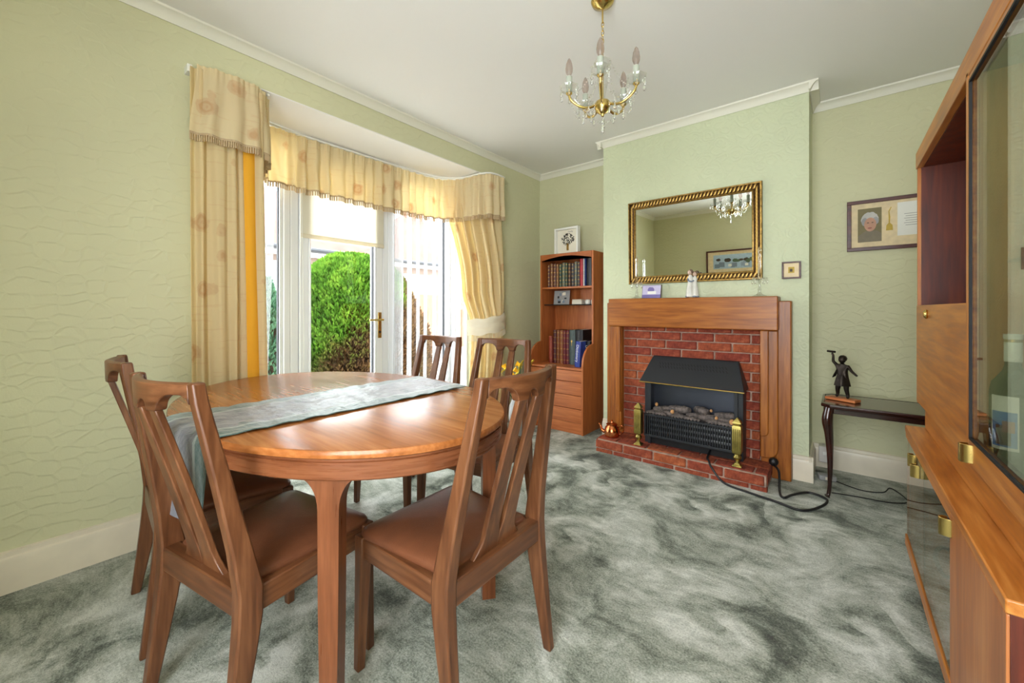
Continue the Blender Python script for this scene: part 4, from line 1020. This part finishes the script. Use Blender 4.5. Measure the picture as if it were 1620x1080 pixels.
for k in range(5):
    # one arm points to the viewer's left
    a = math.radians(221+72*k); ca, sa = math.cos(a), math.sin(a)
    arm = bmesh.new(); tube(arm, spline([(.030*ca,.030*sa,HZc),(.070*ca,.070*sa,HZc-.012),(.108*ca,.108*sa,HZc-.004),(.142*ca,.142*sa,HZc+.020),(AR*ca,AR*sa,CZ-.008)],8), .0058, 10)
    ao = obj('arm', arm, 'brass', t)
    bm = bmesh.new(); tube(bm, spline([(.032*ca,.032*sa,HZc+.007),(.070*ca,.070*sa,HZc-.004),(.106*ca,.106*sa,HZc+.004),(.128*ca,.128*sa,HZc+.026)],8), .0045, 8); obj('arm_glass', bm, 'dishglass', ao)
    bm = bmesh.new(); lathe(bm, [(0,-.008),(.006,-.008),(.013,-.002),(.014,.003),(.008,.006),(0,.006)], 16, (AR*ca,AR*sa,CZ)); obj('cup', bm, 'brass', ao)
    bm = bmesh.new(); lathe(bm, [(.006,.006),(.022,.008),(.034,.016),(.041,.030),(.0425,.031),(.036,.016),(.022,.006)], 40, (AR*ca,AR*sa,CZ), scallop=.06, sn=8); obj('bobeche', bm, 'dishglass', ao)
    bm = bmesh.new(); lathe(bm, [(0,.006),(.0135,.006),(.0135,.076),(.010,.079),(0,.079)], 16, (AR*ca,AR*sa,CZ)); obj('candle_sleeve', bm, 'candle', ao)
    bm = bmesh.new(); lathe(bm, [(.006,.079),(.009,.083),(.0155,.098),(.0168,.112),(.0135,.134),(.007,.152),(.001,.160),(0,.1605)], 16, (AR*ca,AR*sa,CZ)); obj('bulb', bm, 'bulb', ao)
    for j in range(6):
        b = 2*PI*j/6+k; inst(dsrc, 'crystal_drop', ao, (AR*ca+.040*math.cos(b), AR*sa+.040*math.sin(b), CZ+.022), (0,0,b), (1,1,1))
    inst(dsrc, 'crystal_drop', ao, (.075*ca,.075*sa,HZc-.014), (0,0,0), (1,1,1))
    am = a+math.radians(36)
    for rr, zz in ((.055,HZc-.010),(.095,HZc-.010)): inst(dsrc, 'crystal_drop', t, (rr*math.cos(am), rr*math.sin(am), zz), (0,0,0), (1,1,1.1))
    # bead garlands: top dish to cup, and between cups
    bm = bmesh.new(); p0 = Vector((.036*ca,.036*sa,-.288)); p1 = Vector((AR*.93*ca,AR*.93*sa,CZ+.005))
    for i in range(15):
        u = i/14; p = p0.lerp(p1,u)-Vector((0,0,.040*math.sin(PI*u))); bmesh.ops.create_icosphere(bm, subdivisions=1, radius=.0036, matrix=Matrix.Translation(p))
    o = obj('bead_garland', bm, 'crystal', t); o['kind'] = 'stuff'
    a2 = a+math.radians(72); bm = bmesh.new(); p0 = Vector((AR*ca,AR*sa,CZ-.010)); p1 = Vector((AR*math.cos(a2),AR*math.sin(a2),CZ-.010))
    for i in range(19):
        u = i/18; p = p0.lerp(p1,u)-Vector((0,0,.065*math.sin(PI*u))); bmesh.ops.create_icosphere(bm, subdivisions=1, radius=.0034, matrix=Matrix.Translation(p))
    o = obj('bead_garland', bm, 'crystal', t); o['kind'] = 'stuff'

# ------------------------------------------------------------------ console table
t = thing('console_table', 'dark mahogany console table with cut corners and slim curved legs in the alcove', 'table', (.30, 3.06, 0))
W2, D2, zt = .375, .195, .535; cc = .04
def octo(w_, d_, c_): return [(-w_+c_,-d_),(w_-c_,-d_),(w_,-d_+c_),(w_,d_-c_),(w_-c_,d_),(-w_+c_,d_),(-w_,d_-c_),(-w_,-d_+c_)]
bm = bmesh.new(); loft(bm, [[(x,y,z) for x,y in octo(W2+i, D2+i, cc)] for i, z in ((-.012,zt-.026),(0,zt-.020),(.002,zt-.010),(-.001,zt-.002),(-.010,zt),(-.014,zt-.004))]); obj('tabletop', bm, 'mahog', t, smooth=20)
bm = bmesh.new(); prism(bm, octo(W2-.016, D2-.016, cc), 'z', zt-.006, zt-.0015); gl = obj('inset_panel', bm, 'mahog', t)
for sx in (-1,1):
    for sy in (-1,1):
        bx_, by_ = sx*(W2-.035), sy*(D2-.035); dx, dy = sx*.707, sy*.707
        pts = spline([(bx_,by_,zt-.025),(bx_+dx*.012,by_+dy*.012,.44),(bx_+dx*.004,by_+dy*.004,.36),(bx_-dx*.006,by_-dy*.006,.22),(bx_-dx*.004,by_-dy*.004,.08),(bx_+dx*.004,by_+dy*.004,.02),(bx_+dx*.014,by_+dy*.014,.007)], 6)
        rad = [max(.0095, .0225-.0145*max(0,(i-5))/22)+(.004 if i > 32 else 0)+.004*math.exp(-((i-7)/4)**2) for i in range(len(pts))]
        bm = bmesh.new(); tube(bm, pts, rad, 10); obj('leg', bm, 'mahog', t, smooth=60)
boxo('apron', 'mahog', t, -W2+.05, W2-.05, -D2+.030, -D2+.045, zt-.055, zt-.02, .002); boxo('apron', 'mahog', t, -W2+.05, W2-.05, D2-.045, D2-.030, zt-.055, zt-.02, .002)
# bronze statuette
r = thing('bronze_statuette', 'dark bronze statuette of a boy with one arm raised on a wooden base', 'statuette', (.02, 3.04, zt), math.radians(-25))
boxo('wooden_base', 'bookx', r, -.075,.075,-.035,.035,0,.016,.003)
bd = [(0,0,.135,.026,.020),(0,0,.165,.024,.018),(0,-.002,.195,.025,.018),(0,0,.213,.010,.010),(0,-.003,.222,.010,.010),
      (-.028,0,.205,.010),(-.046,-.004,.226,.008),(-.044,-.006,.262,.0065),(-.052,-.006,.276,.006),
      (.028,0,.203,.010),(.046,-.006,.178,.008),(.070,-.014,.160,.006),(.080,-.016,.154,.006),
      (-.016,0,.115,.020,.018),(-.022,-.006,.070,.013),(-.026,.004,.032,.009),(-.028,-.010,.020,.007),
      (.018,0,.115,.020,.018),(.020,-.004,.070,.013),(.026,.002,.030,.009),(.030,-.012,.020,.007)]
ed = [(0,1),(1,2),(2,3),(3,4),(2,5),(5,6),(6,7),(7,8),(2,9),(9,10),(10,11),(11,12),(0,13),(13,14),(14,15),(15,16),(0,17),(17,18),(18,19),(19,20)]
skin_fig('figure', bd, ed, 'bronze', r, 2)
bm = bmesh.new(); bmesh.ops.create_uvsphere(bm, u_segments=16, v_segments=12, radius=.019); o = obj('head', bm, 'bronze', r); o.location = (0,-.004,.240); o.scale = (.92,1,1.12)
bm = bmesh.new(); bmesh.ops.create_icosphere(bm, subdivisions=3, radius=.0205)
for v in bm.verts: v.co *= 1+.12*mnoise.noise(v.co*140)
o = obj('hair', bm, 'bronze', r); o.location = (0,.003,.246); o.scale = (1,1,.95)
bm = bmesh.new(); lathe(bm, [(.024,.150),(.030,.128),(.036,.100),(.038,.088),(.034,.088)], 18, scallop=.10, sn=5); obj('coat_skirt', bm, 'bronze', r)
bm = bmesh.new(); loft(bm, [[(-.025,.012,.200),(-.020,.020,.200),(-.050,.030,.140),(-.062,.018,.128)], [(-.028,.008,.196),(-.02,.014,.19),(-.044,.022,.136),(-.056,.012,.126)]]); obj('flying_coat', bm, 'bronze', r)
bm = bmesh.new(); tube(bm, [(-.075,-.006,.284),(-.034,-.006,.282)], .0065, 8); obj('held_scroll', bm, 'bronze', r)

# ------------------------------------------------------------------ display unit along the right wall
UX, LX = .252, .222; UY0, UY1 = .60, 2.35
t = thing('display_unit', 'teak display unit upper section with open niche, drop flap and tall glass door', 'cabinet', (0,0,0))
boxo('plinth_strip', 'unit', t, .276, .74, UY0, UY1-.01, .584, .676, .001)
XB = .74
boxo('end_panel', 'unitz', t, UX+.002, XB, UY1-.018, UY1, .684, 1.70, .001)
boxo('divider', 'unitz', t, UX-.002, XB, 1.488, 1.506, .684, 1.66, .001)
boxo('end_panel', 'unitz', t, UX+.002, XB, UY0, UY0+.018, .684, 1.70, .001)
boxo('base_board', 'unit', t, UX+.01, XB, UY0+.018, UY1-.018, .684, .702, .001)
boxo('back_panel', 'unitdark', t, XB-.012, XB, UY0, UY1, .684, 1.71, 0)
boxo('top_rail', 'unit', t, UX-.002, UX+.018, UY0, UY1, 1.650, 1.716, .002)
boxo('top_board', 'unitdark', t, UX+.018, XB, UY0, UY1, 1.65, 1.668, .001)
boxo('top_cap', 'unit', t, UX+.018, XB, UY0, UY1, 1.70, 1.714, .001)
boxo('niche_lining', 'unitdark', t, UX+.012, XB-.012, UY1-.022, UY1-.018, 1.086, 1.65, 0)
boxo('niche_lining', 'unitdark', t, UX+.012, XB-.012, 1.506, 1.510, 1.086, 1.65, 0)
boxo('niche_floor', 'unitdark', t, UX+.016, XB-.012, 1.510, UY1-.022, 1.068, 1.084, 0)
fl = boxo('drop_flap', 'unit', t, UX, UX+.016, 1.510, UY1-.004, .690, 1.086, .002)
bm = bmesh.new(); lathe(bm, [(0,0),(.012,0),(.013,.004),(.009,.010),(.004,.012),(0,.012)], 18); o = obj('lock', bm, 'brass', fl); o.location = (UX, 2.085, 1.052); o.rotation_euler = (0,-PI/2,0); o.scale = (1.3,1,1)
dr = boxo('glass_door', 'cabglass', t, UX+.004, UX+.009, .66, 1.482, .745, 1.640, 0)
bm = bmesh.new(); box(bm, UX-.002, UX+.016, .622, 1.486, .690, .750); box(bm, UX-.002, UX+.016, .622, .66, .75, 1.645); box(bm, UX-.002, UX+.016, 1.478, 1.486, .75, 1.645); box(bm, UX-.002, UX+.016, .66, 1.478, 1.635, 1.647)
obj('door_frame', bm, 'unit', dr, .002)
bm = bmesh.new()
for p in ((.66,.664,.75,1.64),(1.472,1.478,.75,1.635),(.664,1.472,.750,.756),(.664,1.472,1.629,1.635)): box(bm, UX-.0025, UX+.003, *p)
obj('dark_edging', bm, 'blackm', dr)
boxo('glass_shelf', 'cabglass', t, UX+.06, XB-.02, UY0+.02, 1.486, 1.18, 1.186, 0)
def chandle(parent, x, y, z):
    bm = bmesh.new(); w_, h = .020, .022
    pr_ = [(0,-.020),(-.005,-.020),(-.017,-.017),(-.024,-.010),(-.024,.0),(-.017,.006),(-.006,.006),(-.006,.003),(-.015,.002),(-.020,-.002),(-.020,-.009),(-.015,-.014),(-.004,-.016),(0,-.016)]
    prism(bm, [(x+a, y+b) for a, b in pr_], 'z', z-h, z+h); return obj('handle', bm, 'brass', parent, .001, smooth=40)
chandle(dr, UX, 1.455, .722)
# lower cabinet
t2 = thing('low_cabinet', 'low teak cabinet under the display unit with glass doors and a wooden end door', 'cabinet', (0,0,0))
LY0, LY1 = 1.05, 2.35
boxo('top_board', 'unit', t2, LX-.004, .74, LY0-.004, LY1+.004, .558, .583, .003)
boxo('end_panel', 'unitz', t2, LX+.002, .74, LY1-.018, LY1, .10, .558, .001)
boxo('end_panel', 'unitdark', t2, LX+.002, .74, LY0, LY0+.018, .10, .558, .001)
boxo('divider', 'unitz', t2, LX+.012, .72, 1.486, 1.500, .12, .558, .001)
boxo('base_board', 'unit', t2, LX-.004, .74, LY0, LY1, .085, .128, .002)
boxo('back_panel', 'unitdark', t2, .725, .74, LY0, LY1, .10, .558, 0)
boxo('plinth', 'unitdark', t2, LX+.022, .72, LY0+.02, LY1-.012, 0, .085, .001)
boxo('top_rail', 'unit', t2, LX-.002, LX+.014, 1.494, LY1-.002, .535, .557, .001)
for a, b, hy in ((1.916, 2.332, 2.045), (1.500, 1.912, 1.955)):
    g = boxo('glass_door', 'cabglass', t2, LX, LX+.005, a, b, .128, .534, 0)
chandle(bpy.data.objects[g.name], LX, 2.075, .515); chandle(g, LX, 2.005, .498)
wd = boxo('wooden_door', 'unitdoor', t2, LX-.002, LX+.016, LY0+.002, 1.492, .10, .555, .002)
chandle(wd, LX, 1.488, .520)
boxo('inner_shelf', 'cabglass', t2, LX+.05, .72, 1.502, LY1-.02, .33, .336, 0)
# things inside
r = thing('wine_bottle', 'green wine bottle with a picture label behind the tall glass door', 'bottle', (.305, 1.41, .702))
gm = NT('bottle_green'); gm.t.nodes.remove(gm.p); gm.link(gm.n('MixShader', {0:.55, 1: gm.n('BsdfGlass', {'Color': (.10,.26,.12,1), 'Roughness': .03, 'IOR': 1.45}).outputs[0], 2: gm.n('BsdfDiffuse', {'Color': (.03,.08,.035,1)}).outputs[0]}).outputs[0], gm.out.inputs[0]); M['bottle'] = gm.m
bm = bmesh.new(); lathe(bm, [(0,.002),(.032,0),(.0355,.006),(.0355,.180),(.032,.202),(.016,.228),(.0125,.242),(.0120,.295),(0,.295)], 32); obj('glass_body', bm, 'bottle', r)
bm = bmesh.new(); lathe(bm, [(.0130,.250),(.0135,.252),(.0135,.292),(.0130,.294)], 24); obj('foil_capsule', bm, 'paper', r)
bm = bmesh.new(); lathe(bm, [(.0130,.300),(.0145,.302),(.0145,.312),(0,.313)], 24); obj('cap', bm, 'paper', r)
bm = bmesh.new(); lathe(bm, [(.010,.292),(.0132,.294),(.0132,.301),(.010,.303)], 24); obj('neck_ring', bm, 'gold', r)
def patch(name, mat, a0, a1, z0, z1, rad, par):
    bm = bmesh.new(); rows = []
    for z in (z0, z1): rows.append([(rad*math.cos(a0+(a1-a0)*i/14), rad*math.sin(a0+(a1-a0)*i/14), z) for i in range(15)])
    loft(bm, rows, closed=False); solid(obj(name, bm, mat, par, smooth=60), .0004)
a_ = math.radians(236)
patch('label', 'paper', a_-.62, a_+.62, .055, .175, .0360, r); patch('label_picture', 'ph_deep', a_-.55, a_+.55, .062, .140, .0364, r); patch('label_figure', 'ph_dark', a_-.35, a_+.30, .066, .110, .0368, r); patch('label_figure', 'ph_lip', a_-.05, a_+.45, .095, .120, .0370, r)
def goblet(x, y, z, s_, lb, grp):
    bm = bmesh.new(); lathe(bm, [(0,0),(.030*s_,.001),(.029*s_,.003),(.005*s_,.007),(.004*s_,.060*s_),(.012*s_,.068*s_),(.030*s_,.088*s_),(.033*s_,.115*s_),(.029*s_,.140*s_),(.028*s_,.140*s_),(.031*s_,.115*s_),(.028*s_,.090*s_),(.006*s_,.070*s_),(0,.070*s_)], 20)
    tag(obj('wine_glass', bm, 'ware'), lb, 'glass', grp).location = (x, y, z)
goblet(.33, 1.20, .702, .9, 'clear stemmed glass beside the wine bottle', 'glasses in the tall cabinet')
for i, (x, y) in enumerate(((.40,1.22),(.46,1.30),(.36,1.08),(.44,1.12),(.50,1.20))): goblet(x, y, 1.186, 1, 'clear stemmed glass on the glass shelf behind the tall door', 'glasses on the glass shelf')
r = thing('glass_decanter', 'faceted clear glass decanter on the floor of the low cabinet', 'decanter', (.345, 1.60, .129))
bm = bmesh.new(); lathe(bm, [(0,0),(.055,0),(.060,.006),(.075,.10),(.060,.14),(.022,.155),(.020,.20),(.028,.205),(.024,.205),(.016,.20),(.018,.158),(.056,.136),(.070,.10),(.056,.010),(0,.006)], 8); obj('facet_body', bm, 'ware', r, smooth=0)
bm = bmesh.new(); bmesh.ops.create_icosphere(bm, subdivisions=1, radius=.026); o = obj('stopper', bm, 'crystal', r, smooth=0); o.location = (0,0,.226)
r = thing('glass_jug', 'clear glass jug with a curled handle inside the low cabinet', 'jug', (.34, 1.93, .129))
bm = bmesh.new(); lathe(bm, [(0,0),(.040,0),(.045,.01),(.052,.08),(.042,.13),(.046,.16),(.043,.16),(.039,.13),(.049,.08),(.042,.012),(0,.006)], 20); obj('body', bm, 'ware', r)
bm = bmesh.new(); tube(bm, spline([(-.044,.0,.145),(-.075,0,.15),(-.088,0,.11),(-.07,0,.06),(-.050,0,.06)]), .006, 8); obj('handle', bm, 'ware', r)
for i, (x, y) in enumerate(((.42,1.72),(.40,1.80),(.47,1.62),(.35,1.74))): goblet(x, y, .129, 1, 'clear stemmed glass standing on the cabinet floor by the decanter', 'glasses in the low cabinet')
for i, (x, y) in enumerate(((.36,1.62),(.36,1.72),(.37,1.84),(.38,1.95),(.37,2.08))): goblet(x, y, .336, .95, 'clear stemmed glass on the inner shelf of the low cabinet', 'glasses on the inner shelf')

# ------------------------------------------------------------------ daffodils by the bookcase
r = thing('vase_of_daffodils', 'grey ceramic vase of yellow daffodils and leaves beside the bookcase', 'vase', (-1.98, 2.50, 0))
bm = bmesh.new(); lathe(bm, [(0,0),(.062,0),(.066,.008),(.050,.04),(.060,.12),(.074,.22),(.068,.30),(.046,.36),(.052,.385),(.048,.385),(.040,.36),(0,.355)], 28); obj('vase_body', bm, 'plasticg', r)
M['petal'] = plain('daffodil_petal', (250, 218, 70), .5, var=.08, vscale=40); M['petal2'] = plain('daffodil_trumpet', (246, 190, 44), .5); M['leaf'] = plain('daffodil_leaf', (60, 96, 52), .5, var=.3, vscale=30)
rnd = random.Random(31)
heads = [(.03,.02,.60,1.2),(.10,-.02,.615,.9),(-.05,-.05,.48,.6),(.04,-.10,.47,1.5),(.0,-.06,.55,.4),(-.08,.04,.58,2),(.12,.08,.53,.2)]
heads = [(-.04,-.10,.60,-.9),(.02,.14,.615,-.8),(-.06,-.14,.47,-1.0),(.03,.09,.45,-.7),(.0,0,.57,-.8),(-.06,.05,.52,-.6),(.06,-.04,.63,-.9)]
for k, (x, y, z, a) in enumerate(heads):
    bm = bmesh.new(); tube(bm, spline([(x*.2,y*.2,.34),(x*.6,y*.6,.34+(z-.34)*.6),(x,y,z)],5), .004, 6); st = obj('stem', bm, 'leaf', r)
    bm = bmesh.new()
    for p in range(6):
        b = 2*PI*p/6; R3 = Matrix.Rotation(b, 3, 'Z')
        f_ = [R3 @ Vector(q) for q in ((0,0,0),(.016,-.013,.004),(.030,-.010,.003),(.042,0,.0),(.030,.010,.003),(.016,.013,.004))]
        g_ = [q+Vector((0,0,-.002)) for q in f_]
        loft(bm, [[tuple(q) for q in f_], [tuple(q) for q in g_]])
    fo = obj('flower', bm, 'petal', r, smooth=60); fo.location = (x,y,z); fo.scale = (1.35,1.35,1.35); fo.rotation_euler = (rnd.uniform(.6,1.2), rnd.uniform(-.3,.3), a+rnd.uniform(-.4,.4))
    bm = bmesh.new(); lathe(bm, [(.006,0),(.010,.012),(.013,.022),(.018,.028),(.016,.027),(.010,.018),(.004,.004)], 14, scallop=.08, sn=6); obj('trumpet', bm, 'petal2', fo)
for k in range(16):
    a = rnd.uniform(0,2*PI); L = rnd.uniform(.10,.26); o_ = rnd.uniform(.04,.12)
    bm = bmesh.new(); P = spline([(0,0,.34),(o_*.5*math.cos(a),o_*.5*math.sin(a),.34+L*.7),(o_*math.cos(a)*1.2,o_*math.sin(a)*1.2,.34+L)],5); rows = []
    nx, ny = -math.sin(a), math.cos(a)
    for i, p in enumerate(P):
        w_ = .009*(1-(i/(len(P)-1))**2)+.0008; rows.append([(p.x-nx*w_,p.y-ny*w_,p.z),(p.x+nx*w_,p.y+ny*w_,p.z)])
    loft(bm, rows, closed=False); solid(obj('leaf', bm, 'leaf', r), .0012)
# ------------------------------------------------------------------ garden
M['patio'] = plain('patio_concrete', (200, 194, 186), .9, var=.15, vscale=8)
bm = bmesh.new(); box(bm, -40, XW-.12, -22, 34, -.25, -.12); o = struct('ground_garden', bm, 'patio', 'pale garden paving outside the bay', 'ground')
bm = bmesh.new(); box(bm, XW-.42, XW-.06, J0-.1, J1+.1, -.12, -.01); struct('trim_7', bm, 'patio', 'door step outside the garden door', 'step', .01)
def leafmat(name, lo, mid, hi, brown=None):
    t = NT(name); o = t.obj(); nz = t.n('TexNoise', {'Vector': o, 'Scale': 5.0, 'Detail': 6, 'Roughness': .7}).outputs[0]
    col = t.ramp(nz, [(.3, lo), (.5, mid), (.7, hi)])
    if brown:
        n2 = t.n('TexNoise', {'Vector': o, 'Scale': 2.2, 'Detail': 5, 'Roughness': .65}).outputs[0]
        s = t.n('SeparateXYZ', {0: o}).outputs
        # dead patch low on one side of the shrub
        g = t.math('SUBTRACT', t.math('ADD', t.math('MULTIPLY', s[1], .50), 1.10), t.math('MULTIPLY', s[2], .60))
        f = t.math('MULTIPLY', t.math('SUBTRACT', t.math('ADD', n2, g), .80), 5.0, True)
        col = t.n('Mix', {0: f, 6: col, 7: t.ramp(nz, [(.3, (54,38,26)), (.7, (120,92,62))])}, data_type='RGBA').outputs[2]
    t.t.nodes.remove(t.p)
    df = t.n('BsdfDiffuse', {'Color': col}).outputs[0]; tr = t.n('BsdfTranslucent', {'Color': col}).outputs[0]
    t.link(t.n('MixShader', {0: .3, 1: df, 2: tr}).outputs[0], t.out.inputs[0]); return t.m
M['conifer'] = leafmat('conifer_green', (36,66,20), (74,112,34), (124,156,56), True)
M['conblue'] = leafmat('conifer_blue', (58,92,74), (88,124,96), (120,150,116))
M['bark'] = plain('bark', (70,54,40), .95, var=.3)
def shrub(name, label, loc, rx_, ry_, rz_, n, mat, seed, size, shape=1.0):
    r = thing(name, label, 'shrub', loc)
    rnd = random.Random(seed); V = []; F = []
    for i in range(n):
        th = rnd.uniform(0,2*PI); cz = rnd.random(); 
        if shape < 1: rad = (1-cz)**.75
        else: rad = math.sqrt(max(0, 1-cz**2.4))
        lump = 1+.13*mnoise.noise(Vector((math.cos(th)*rad*2.6+seed, math.sin(th)*rad*2.6, cz*3.2)))
        dep = rnd.uniform(.80,1.02)*lump
        p = Vector((rx_*rad*math.cos(th)*dep, ry_*rad*math.sin(th)*dep, rz_*cz*(.9+.1*dep)+.02))
        out = Vector((math.cos(th)*(.3+rad), math.sin(th)*(.3+rad), .55+cz)).normalized()
        d_ = (out+Vector((rnd.uniform(-.6,.6),rnd.uniform(-.6,.6),rnd.uniform(-.1,.8)))).normalized()
        s_ = d_.cross(Vector((rnd.uniform(-1,1),rnd.uniform(-1,1),rnd.uniform(-1,1)))).normalized()
        L = size*rnd.uniform(.7,1.5); w_ = size*.24
        k = len(V); m2 = p+d_*L*.5; V += [tuple(p), tuple(m2+s_*w_), tuple(p+d_*L), tuple(m2-s_*w_)]; F.append((k,k+1,k+2,k+3))
    me = bpy.data.meshes.new('foliage'); me.from_pydata(V, [], F); me.materials.append(M[mat]); f = bpy.data.objects.new('foliage', me); C.objects.link(f); f.parent = r; f['kind'] = 'stuff'
    bm = bmesh.new(); rings = []
    for i in range(12):
        cz = i/11*.93; rad = ((1-cz)**.75 if shape < 1 else math.sqrt(max(0,1-cz**2.4)))*.80
        rings.append([(rx_*rad*math.cos(2*PI*j/20), ry_*rad*math.sin(2*PI*j/20), rz_*cz*.93) for j in range(20)])
    loft(bm, rings); obj('inner_branches', bm, 'bark', r)
    bm = bmesh.new(); tube(bm, [(0,0,-.02),(0,0,rz_*.5)], .08, 8); obj('trunk', bm, 'bark', r)
    return r
shrub('conifer_shrub', 'large rounded bright green conifer shrub outside the garden door, browning low down', (-5.6, 3.12, -.12), 1.0, 1.18, 1.97, 100000, 'conifer', 2, .055)
shrub('blue_conifer', 'small blue green cone shaped conifer outside the narrow sidelight', (-4.3, 1.50, -.12), .30, .30, 1.45, 7000, 'conblue', 5, .055, .5)
shrub('garden_bush', 'low green bush outside the narrow sidelight', (-5.6, .35, -.12), .6, .85, 1.15, 15000, 'conifer', 9, .07)
# fence
M['fence'] = wood('fence_plank', (98,66,48), (130,92,70), (156,118,94), axis='z', rough=.85)
fr = thing('garden_fence', 'brown upright plank fence with concrete base beyond the net curtain', 'fence', (-7.2, 6.9, -.12), math.radians(8)); fr.scale = (1, 1, .88)
pk_ = boxo('plank', 'fence', fr, -.012, .012, -.058, .058, .30, 1.72, .003)
for k in range(1, 34): inst(pk_, 'plank', fr, (.014*(k % 2), -1.6+.122*k*1.0, 0))
pk_.location = (0, -1.6, 0)
for z in (.5, 1.5): boxo('rail', 'fence', fr, -.06, -.014, -1.7, 2.6, z, z+.07, .003)
boxo('gravel_board', 'patio', fr, -.03, .03, -1.7, 2.6, 0, .30, .003)
for y_ in (-1.72, .4, 2.6): boxo('post', 'patio', fr, -.05, .05, y_-.05, y_+.05, 0, 1.85, .005)
# houses
M['hbrick'] = None
hb = NT('house_brick'); bt = hb.n('TexBrick', {'Vector': hb.n('Mapping', {'Vector': hb.obj(), 'Rotation': (PI/2, 0, PI/2)}).outputs[0], 'Color1': lin((112,66,52)), 'Color2': lin((126,78,62)), 'Mortar': lin((122,106,96)), 'Scale': 4.5}); hb.set(Base_Color=bt.outputs[0], Roughness=.9); M['hbrick'] = hb.m
M['hroof'] = plain('roof_tile', (98, 64, 54), .9, var=.12, vscale=3)
def house(label, loc, rz, Wd, Dp, He, Hr, hip, wins):
    r = thing('brick_house', label, 'house', loc, rz, 'brick houses beyond the garden')
    boxo('wall', 'hbrick', r, -Dp, 0, -Wd/2, Wd/2, 0, He, 0)
    bm = bmesh.new(); e = .35
    b = [(e,-Wd/2-e,He),(e,Wd/2+e,He),(-Dp-e,Wd/2+e,He),(-Dp-e,-Wd/2-e,He)]; tt = [(-Dp/2+.05,-Wd/2+hip,He+Hr),(-Dp/2+.05,Wd/2-hip,He+Hr),(-Dp/2-.05,Wd/2-hip,He+Hr),(-Dp/2-.05,-Wd/2+hip,He+Hr)]
    loft(bm, [b, tt]); rf = obj('roof', bm, 'hroof', r)
    bm = bmesh.new(); tube(bm, [(e+.05,-Wd/2-e,He-.02),(e+.05,Wd/2+e,He-.02)], .075, 8); obj('gutter', bm, 'black', r)
    boxo('fascia', 'white', r, e-.03, e, -Wd/2-e, Wd/2+e, He-.22, He-.02, 0)
    boxo('chimney', 'hbrick', rf, -Dp/2-.35, -Dp/2+.35, -Wd/2+hip+.1, -Wd/2+hip+1.0, He+Hr-.7, He+Hr+.9, 0)
    for (y_, z, w_, h) in wins:
        wn = boxo('window', 'white', r, -.02, .06, y_-w_/2, y_+w_/2, z, z+h, .01)
        for q in (-1, 1): boxo('pane', 'porcblue', wn, .061, .066, y_+(q-1)*w_/4+.06+(.0), y_+(q+1)*w_/4-.06, z+.08, z+h-.08, 0)
house('brick house with a long tiled roof behind the rounded conifer', (-12.2, 4.9, -.12), math.radians(2), 6.4, 7, 2.92, 2.6, 2.4, [(-.2,1.35,1.1,1.2),(-2.2,1.35,1.0,1.2),(2.2,1.3,1.2,1.3)])
house('brick house with a hipped roof seen through the pleated net', (-13.2, 12.0, -.12), math.radians(-4), 6.0, 7, 3.05, 2.8, 2.6, [(-1.8,1.5,1.3,1.1),(.6,1.5,1.2,1.1)])
# white garden ornament
r = thing('garden_ornament', 'small white stone garden ornament on the paving outside the door', 'ornament', (-4.25, 2.46, -.12))
bm = bmesh.new(); lathe(bm, [(0,0),(.07,0),(.08,.03),(.05,.06),(.04,.16),(.055,.24),(.06,.30),(.04,.36),(.02,.375),(.03,.40),(.032,.42),(.018,.445),(0,.45)], 20); obj('stone_figure', bm, 'white', r)
